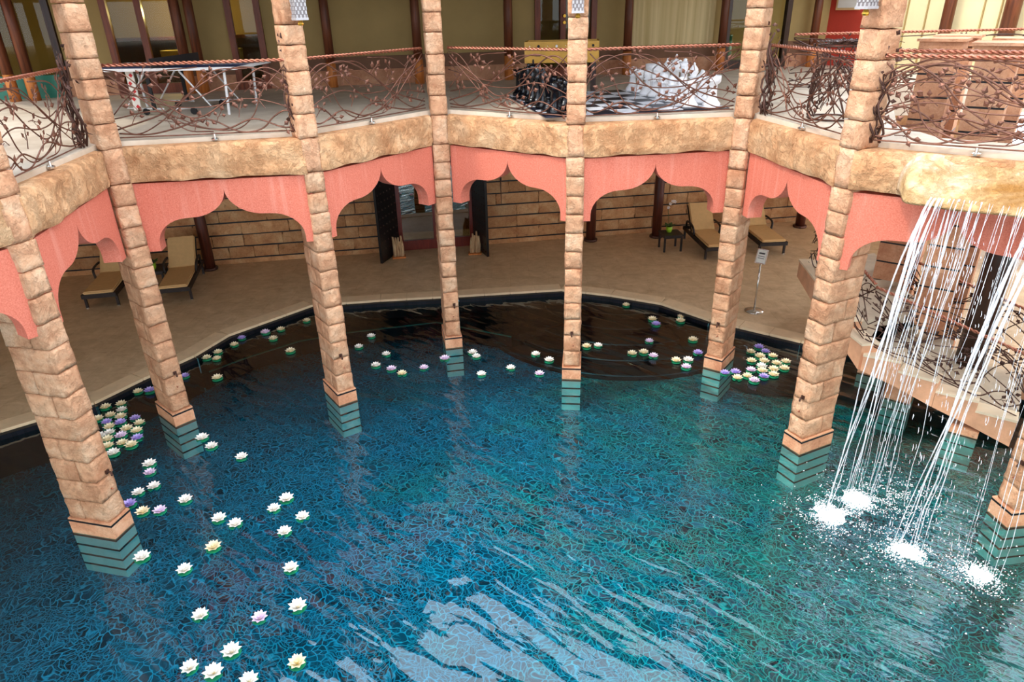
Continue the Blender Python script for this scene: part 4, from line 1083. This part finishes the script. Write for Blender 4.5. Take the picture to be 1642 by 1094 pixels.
# ------------------------------------------------------------------ sun loungers, side tables, plants, sign
def lounger(p, rz, label):
    o = thing('sun_lounger', label, 'sun lounger', (p[0], p[1], ZD), R(rz), 'sun loungers by the back wall')
    W, Ls, Lb, z = .66, 1.32, .80, .34
    f = MB()
    for s in (-1, 1): f.box((s * W / 2, Ls / 2 + .3, z - .04), (.05, Ls + .6, .09))
    f.box((0, .02, z - .04), (W, .05, .09)); f.box((0, Ls + .6, z - .04), (W, .05, .09)); f.box((0, Ls / 2 + .1, z - .02), (W - .05, Ls, .03))
    f.build('frame', 'rattan', o)
    for s in (-1, 1):
        for y in (.10, Ls + .5):
            lg = MB().box((s * (W / 2 - .01), y, (z - .08) / 2), (.05, .05, z - .08)).build('leg', 'rattan', o)
            MB().box((s * (W / 2 - .01), y, .012), (.055, .055, .024)).build('foot_cap', 'chrome', lg)
        ar = catmull([(s * W / 2, Ls - .28, z), (s * (W / 2 + .03), Ls - .24, z + .20), (s * (W / 2 + .03), Ls, z + .25), (s * (W / 2 + .02), Ls + .3, z + .22), (s * W / 2, Ls + .38, z)], 5)
        MB().tube(ar, .028, 6).build('armrest', 'rattan', o, True)
    ang = R(50)
    def pad(name, c, d, rx, par):
        b = bmesh.new(); bmesh.ops.create_cube(b, size=1); bmesh.ops.scale(b, vec=d, verts=b.verts); bmesh.ops.bevel(b, geom=b.edges[:], offset=.022, segments=2, affect='EDGES')
        me = bpy.data.meshes.new(name); b.to_mesh(me); b.free(); me.materials.append(M['cushion']); x = link(name, me, par, c); x.rotation_euler = (rx, 0, 0); return x
    pad('seat_cushion', (0, Ls / 2 + .01, z + .035), (W - .04, Ls, .075), 0, o)
    MB().box((0, Ls + math.cos(ang) * Lb / 2 - .0, z + math.sin(ang) * Lb / 2 - .02), (W - .02, Lb, .04), 0, 0, ang).build('back_frame', 'rattan', o)
    pad('back_cushion', (0, Ls - .03 + math.cos(ang) * Lb / 2, z + .05 + math.sin(ang) * Lb / 2), (W - .05, Lb, .075), ang, o)
lounger((-9.06, 14.22), 12, 'tan cushioned sun lounger farthest left, seen through the leftmost arch')
lounger((-7.52, 14.45), 13, 'tan cushioned sun lounger right of the leftmost lounger, beside the timber post')
lounger((5.22, 16.42), 4, 'tan cushioned sun lounger right of the orchid side table')
lounger((6.66, 16.70), 3, 'tan cushioned sun lounger farthest right, behind the sign stand')
def sidetable(x, y, rz, label):
    o = thing('side_table', label, 'side table', (x, y, ZD), R(rz), 'dark side tables by the loungers')
    MB().box((0, 0, .43), (.52, .52, .035)).build('table_top', 'rattan', o); MB().box((0, 0, .385), (.48, .48, .05)).build('apron', 'rattan', o)
    for sx in (-1, 1):
        for sy in (-1, 1): MB().box((.22 * sx, .22 * sy, .18), (.045, .045, .36)).build('leg', 'rattan', o)
def orchid(x, y, z, label, big):
    o = thing('potted_orchid', label, 'potted plant', (x, y, z))
    MB().lathe([(.055, 0), (.075, .06), (.08, .15), (.07, .155), (.065, .12), (.01, .12)], (0, 0, 0), 12).build('pot', 'lime_pot', o, True)
    lf = MB()
    for k in range(6):
        a = k * 1.05; d = Vector((math.cos(a), math.sin(a), .45)).normalized(); leafmesh(lf, Vector((0, 0, .14)), d, Vector((0, 0, 1)), .2)
    lf.build('leaves', 'leaf_green', o)
    if big:
        st = catmull([(0, 0, .12), (-.04, 0, .4), (-.06, 0, .65), (.03, -.02, .82), (.1, -.03, .80)], 6); MB().tube(st, .007, 5).build('stem', 'leaf_green', o)
        for k in (12, 15, 18, 21, 23):
            b = MB()
            for q in range(5): a = q * 1.2566; leafmesh(b, Vector((0, 0, 0)), Vector((math.cos(a), -.2, math.sin(a))).normalized(), Vector((0, -1, 0)), .05)
            x_ = b.build('blossom', 'orchid_white', o); x_.location = st[k]
sidetable(4.20, 17.40, 6, 'dark woven side table holding the lime potted orchid')
orchid(4.16, 17.46, ZD + .4475, 'white orchid in a lime pot on the dark side table', True)
q = U2(262, 445, ZD + .45); sidetable(-8.42, 15.55, 12, 'dark side table between the two loungers on the left')
orchid(-8.40, 15.50, ZD + .4475, 'small green plant in a lime pot between the left loungers', False)
sg = thing('sign_stand', 'chrome sign stand with round base on the deck by the sixth column', 'sign stand', (5.07, 13.25, ZD))
MB().lathe([(.19, 0), (.19, .02), (.06, .04), (.02, .05)], (0, 0, 0), 24).build('base', 'chrome', sg, True); MB().tube([(0, 0, .04), (0, 0, 1.05)], .018, 8).build('pole', 'chrome', sg, True)
pl = MB().box((0, 0, 0), (.22, .02, .30)).build('placard_frame', 'chrome', sg); pl.location = (0, 0, 1.2); pl.rotation_euler = (R(-20), 0, R(-40))
pc = MB().box((0, -.011, .0), (.18, .006, .26)).build('card', 'placard', pl)
MB().box((0, -.0155, .06), (.12, .002, .03)).box((0, -.0155, -.0), (.13, .002, .012)).box((0, -.0155, -.04), (.13, .002, .012)).build('print_bars', 'dark_print', pl)

# pierced lanterns on columns
for nm, dx, lb in (('C', .05, 'third'), ('E', 0, 'fifth'), ('G', .02, 'seventh')):
    c = [k for k in COLS if k[0] == nm][0]; a = R(c[3]); fwd = Vector((math.sin(a), -math.cos(a)))
    p = Vector((c[1], c[2])) + fwd * .125 + Vector((math.cos(a), math.sin(a))) * dx
    o = thing('wall_lantern', 'pierced metal lantern on the %s column from the left' % lb, 'lantern', (p.x, p.y, 5.86), a)
    MB().box((0, 0, .35), (.15, .15, .62)).build('glow_body', 'lantern_core', o)
    gr = MB()
    for s in range(4):
        w = s * math.pi / 2
        for u in range(6):
            for v_ in range(13):
                if (u + v_) % 2: continue
                x = -.063 + .0252 * u; z = .06 + .047 * v_; ct = Vector((x, -.078, z)); ct.rotate(Matrix.Rotation(w, 3, 'Z')); gr.box(ct, (.021, .008, .04), w)
    tag(gr.build('grille', 'lantern_metal', o), kind='stuff')
    MB().box((0, 0, .03), (.17, .17, .03)).build('bottom_plate', 'lantern_metal', o); MB().lathe([(.03, -.05), (.04, -.03), (.02, .02)], (0, 0, 0), 8).build('finial', 'brass', o)
    MB().box((0, .10, .3), (.04, .07, .04)).build('bracket', 'iron_dark', o)
oc = thing('wooden_crate', 'orange wooden crate at the far left edge of the gallery', 'crate', (-7.35, 9.3, ZF), R(15))
for k in range(4):
    MB().box((0, -.25, .08 + .15 * k), (.5, .02, .12)).build('slat', 'orange_crate', oc); MB().box((.25, 0, .08 + .15 * k), (.02, .5, .12)).build('slat', 'orange_crate', oc)
    MB().box((0, .25, .08 + .15 * k), (.5, .02, .12)).build('slat', 'orange_crate', oc); MB().box((-.25, 0, .08 + .15 * k), (.02, .5, .12)).build('slat', 'orange_crate', oc)
MB().box((0, 0, .015), (.5, .5, .03)).build('bottom', 'orange_crate', oc)

# ------------------------------------------------------------------ lotus flowers
FL = {
 'wc': ('in the cluster by the two left columns', [(170,653,'c'),(195,648,'c'),(196,657.5,'w'),(178,666,'c'),(158,672,'c'),(194.5,668.6,'c'),(172,677,'l'),(194,678,'l'),(217.6,671,'l'),(224.5,678.4,'c'),(176,685,'c'),(176.5,694,'w'),(204,688,'c'),(220,691,'c'),(195,699,'p'),(221,702.6,'l'),(161,700,'w'),(173,705,'c'),(174,715.5,'c'),(197,710.5,'c'),(211.5,714,'c'),(182.6,726.6,'w')]),
 'le': ('along the deck edge near the second column', [(222,628,'c'),(240.6,626.6,'l'),(297,603,'l'),(332,574,'c'),(350,565,'c'),(348,575,'c'),(349,606,'c')]),
 'lm': ('over the dark shelf left of the third column', [(388,542,'l'),(376,552.5,'c'),(426,533,'p'),(450.7,528,'c'),(438.5,543,'c'),(492,514,'c'),(466,563,'c')]),
 'ln': ('right of the second column foot', [(325,702.4,'w'),(340,716,'w'),(388,733,'w')]),
 'lo': ('in open water right of the leftmost column', [(240.6,744.6,'w'),(241,758,'p'),(247.5,780,'w'),(222.6,790,'w'),(298,802,'w'),(208.5,809,'l'),(229.5,821,'c'),(257,819,'p'),(229,894,'w'),(296.5,913.7,'w')]),
 'lp': ('in open water left of the pool centre', [(343,877.6,'c'),(352,832,'w'),(378,840.5,'w'),(440,816,'w'),(460,800,'w'),(485.7,829,'w'),(457,853,'w'),(467,911.5,'w')]),
 'lb': ('near the bottom edge of the view', [(322,987,'w'),(417,991,'p'),(372,1045,'w'),(305,1071,'w'),(343,1079,'w'),(400,1092,'w'),(478,973,'w'),(477,1063,'c')]),
 'cm': ('between the third and fourth columns', [(575.7,556,'w'),(595.5,539,'w'),(619.6,568,'w'),(603,586,'w'),(628,592,'p'),(645,599,'c'),(680,590,'p'),(713.4,575,'p')]),
 'cn': ('between the fourth and fifth columns', [(758,565.4,'w'),(764,571.6,'w'),(772,600,'w'),(819,590,'w'),(859,568,'w'),(880.5,577.5,'w'),(865,599.4,'p')]),
 'rf': ('over the dark steps by the far deck edge', [(1004,489,'c'),(1046,512,'c'),(1051.6,520,'l'),(1093,508,'c'),(1091,514.6,'c')]),
 'rs': ('over the dark steps between the fifth and sixth columns', [(940.5,555.5,'c'),(959,554,'w'),(1041,547,'p'),(1111,545,'c'),(1013.6,567,'c'),(1032,565,'c'),(1047.5,571,'p'),(1119,566,'l'),(1084,578,'c'),(1103.4,577.5,'w'),(1100,588.6,'p')]),
 'rc': ('in the cluster right of the sixth column', [(1162,598,'l'),(1179,597,'l'),(1182,606,'c'),(1198,603,'c'),(1209,610.5,'p'),(1224.5,604,'l'),(1240,601,'c'),(1240,592.7,'c'),(1257,591,'c'),(1259.6,580,'c'),(1245,583,'c'),(1239,571,'c'),(1227,564,'l'),(1217,557,'l'),(1204,564.3,'c'),(1218,571.6,'c'),(1204.6,579,'c'),(1225,579.5,'c'),(1221,587.7,'w'),(1204,593.5,'p'),(1222,595,'c')])}
CM = {'w': ('petal_white', 'white'), 'c': ('petal_cream', 'cream'), 'l': ('petal_lilac', 'lilac'), 'p': ('petal_pink', 'pale pink')}
ORDW = 'first second third fourth fifth sixth seventh eighth ninth tenth eleventh twelfth thirteenth fourteenth fifteenth sixteenth seventeenth eighteenth nineteenth twentieth twenty-first twenty-second'.split()
pad = MB(); n = 16
ring = [(.088 * math.cos(2 * math.pi * k / n), .088 * math.sin(2 * math.pi * k / n)) for k in range(n)]
ring[0] = (.03, 0)
o0 = 0
for x, y in ring: pad.v.append(Vector((x, y, .004)))
for x, y in ring: pad.v.append(Vector((x * 1.02, y * 1.02, .012)))
pad.v.append(Vector((0, 0, .006)))
for k in range(n): pad.f += [[k, (k + 1) % n, 32], [k, (k + 1) % n, n + (k + 1) % n, n + k]]
pad_me = pad.mesh('leaf_pad', 'lily_pad')
def petals(mat):
    mb = MB()
    for ring_, cnt, tilt, L, w in ((0, 8, 20, .108, .036), (1, 8, 42, .092, .031), (2, 5, 66, .066, .024)):
        for k in range(cnt):
            a = 2 * math.pi * (k + .5 * ring_) / cnt; d = Vector((math.cos(a), math.sin(a), 0)); s = Vector((-math.sin(a), math.cos(a), 0)); ti = R(tilt)
            q = lambda t, l: d * (L * t * math.cos(ti)) + Vector((0, 0, .010 + L * t * math.sin(ti) + .012 * t * t)) + s * l + Vector((0, 0, abs(l) * .3))
            o = len(mb.v); mb.v += [q(0, 0), q(.5, w), q(1, 0), q(.5, -w), q(.5, 0)]
            mb.f += [[o, o + 1, o + 4], [o + 1, o + 2, o + 4], [o + 2, o + 3, o + 4], [o + 3, o, o + 4]]
    return mb.mesh('petals', mat)
PET = {k: petals(v[0]) for k, v in CM.items()}
heart_me = MB().lathe([(.012, .012), (.014, .03), (.004, .036)], (0, 0, 0), 7).mesh('heart', 'flower_heart')
rl = random.Random(9)
for key, (where, lst) in FL.items():
    for k, (px, py, c) in enumerate(sorted(lst)):
        p = U(px, py + 2, 0.01)
        o = thing('lotus_flower', '%s lotus %s, %s from left' % (CM[c][1], where, ORDW[k]), 'lotus flower', (p.x, p.y, .002), rl.uniform(0, 6.28), 'lotus flowers on the pool')
        s = rl.uniform(.92, 1.08); o.scale = (s, s, s)
        link('leaf_pad', pad_me, o); link('petals', PET[c], o); link('heart', heart_me, o)
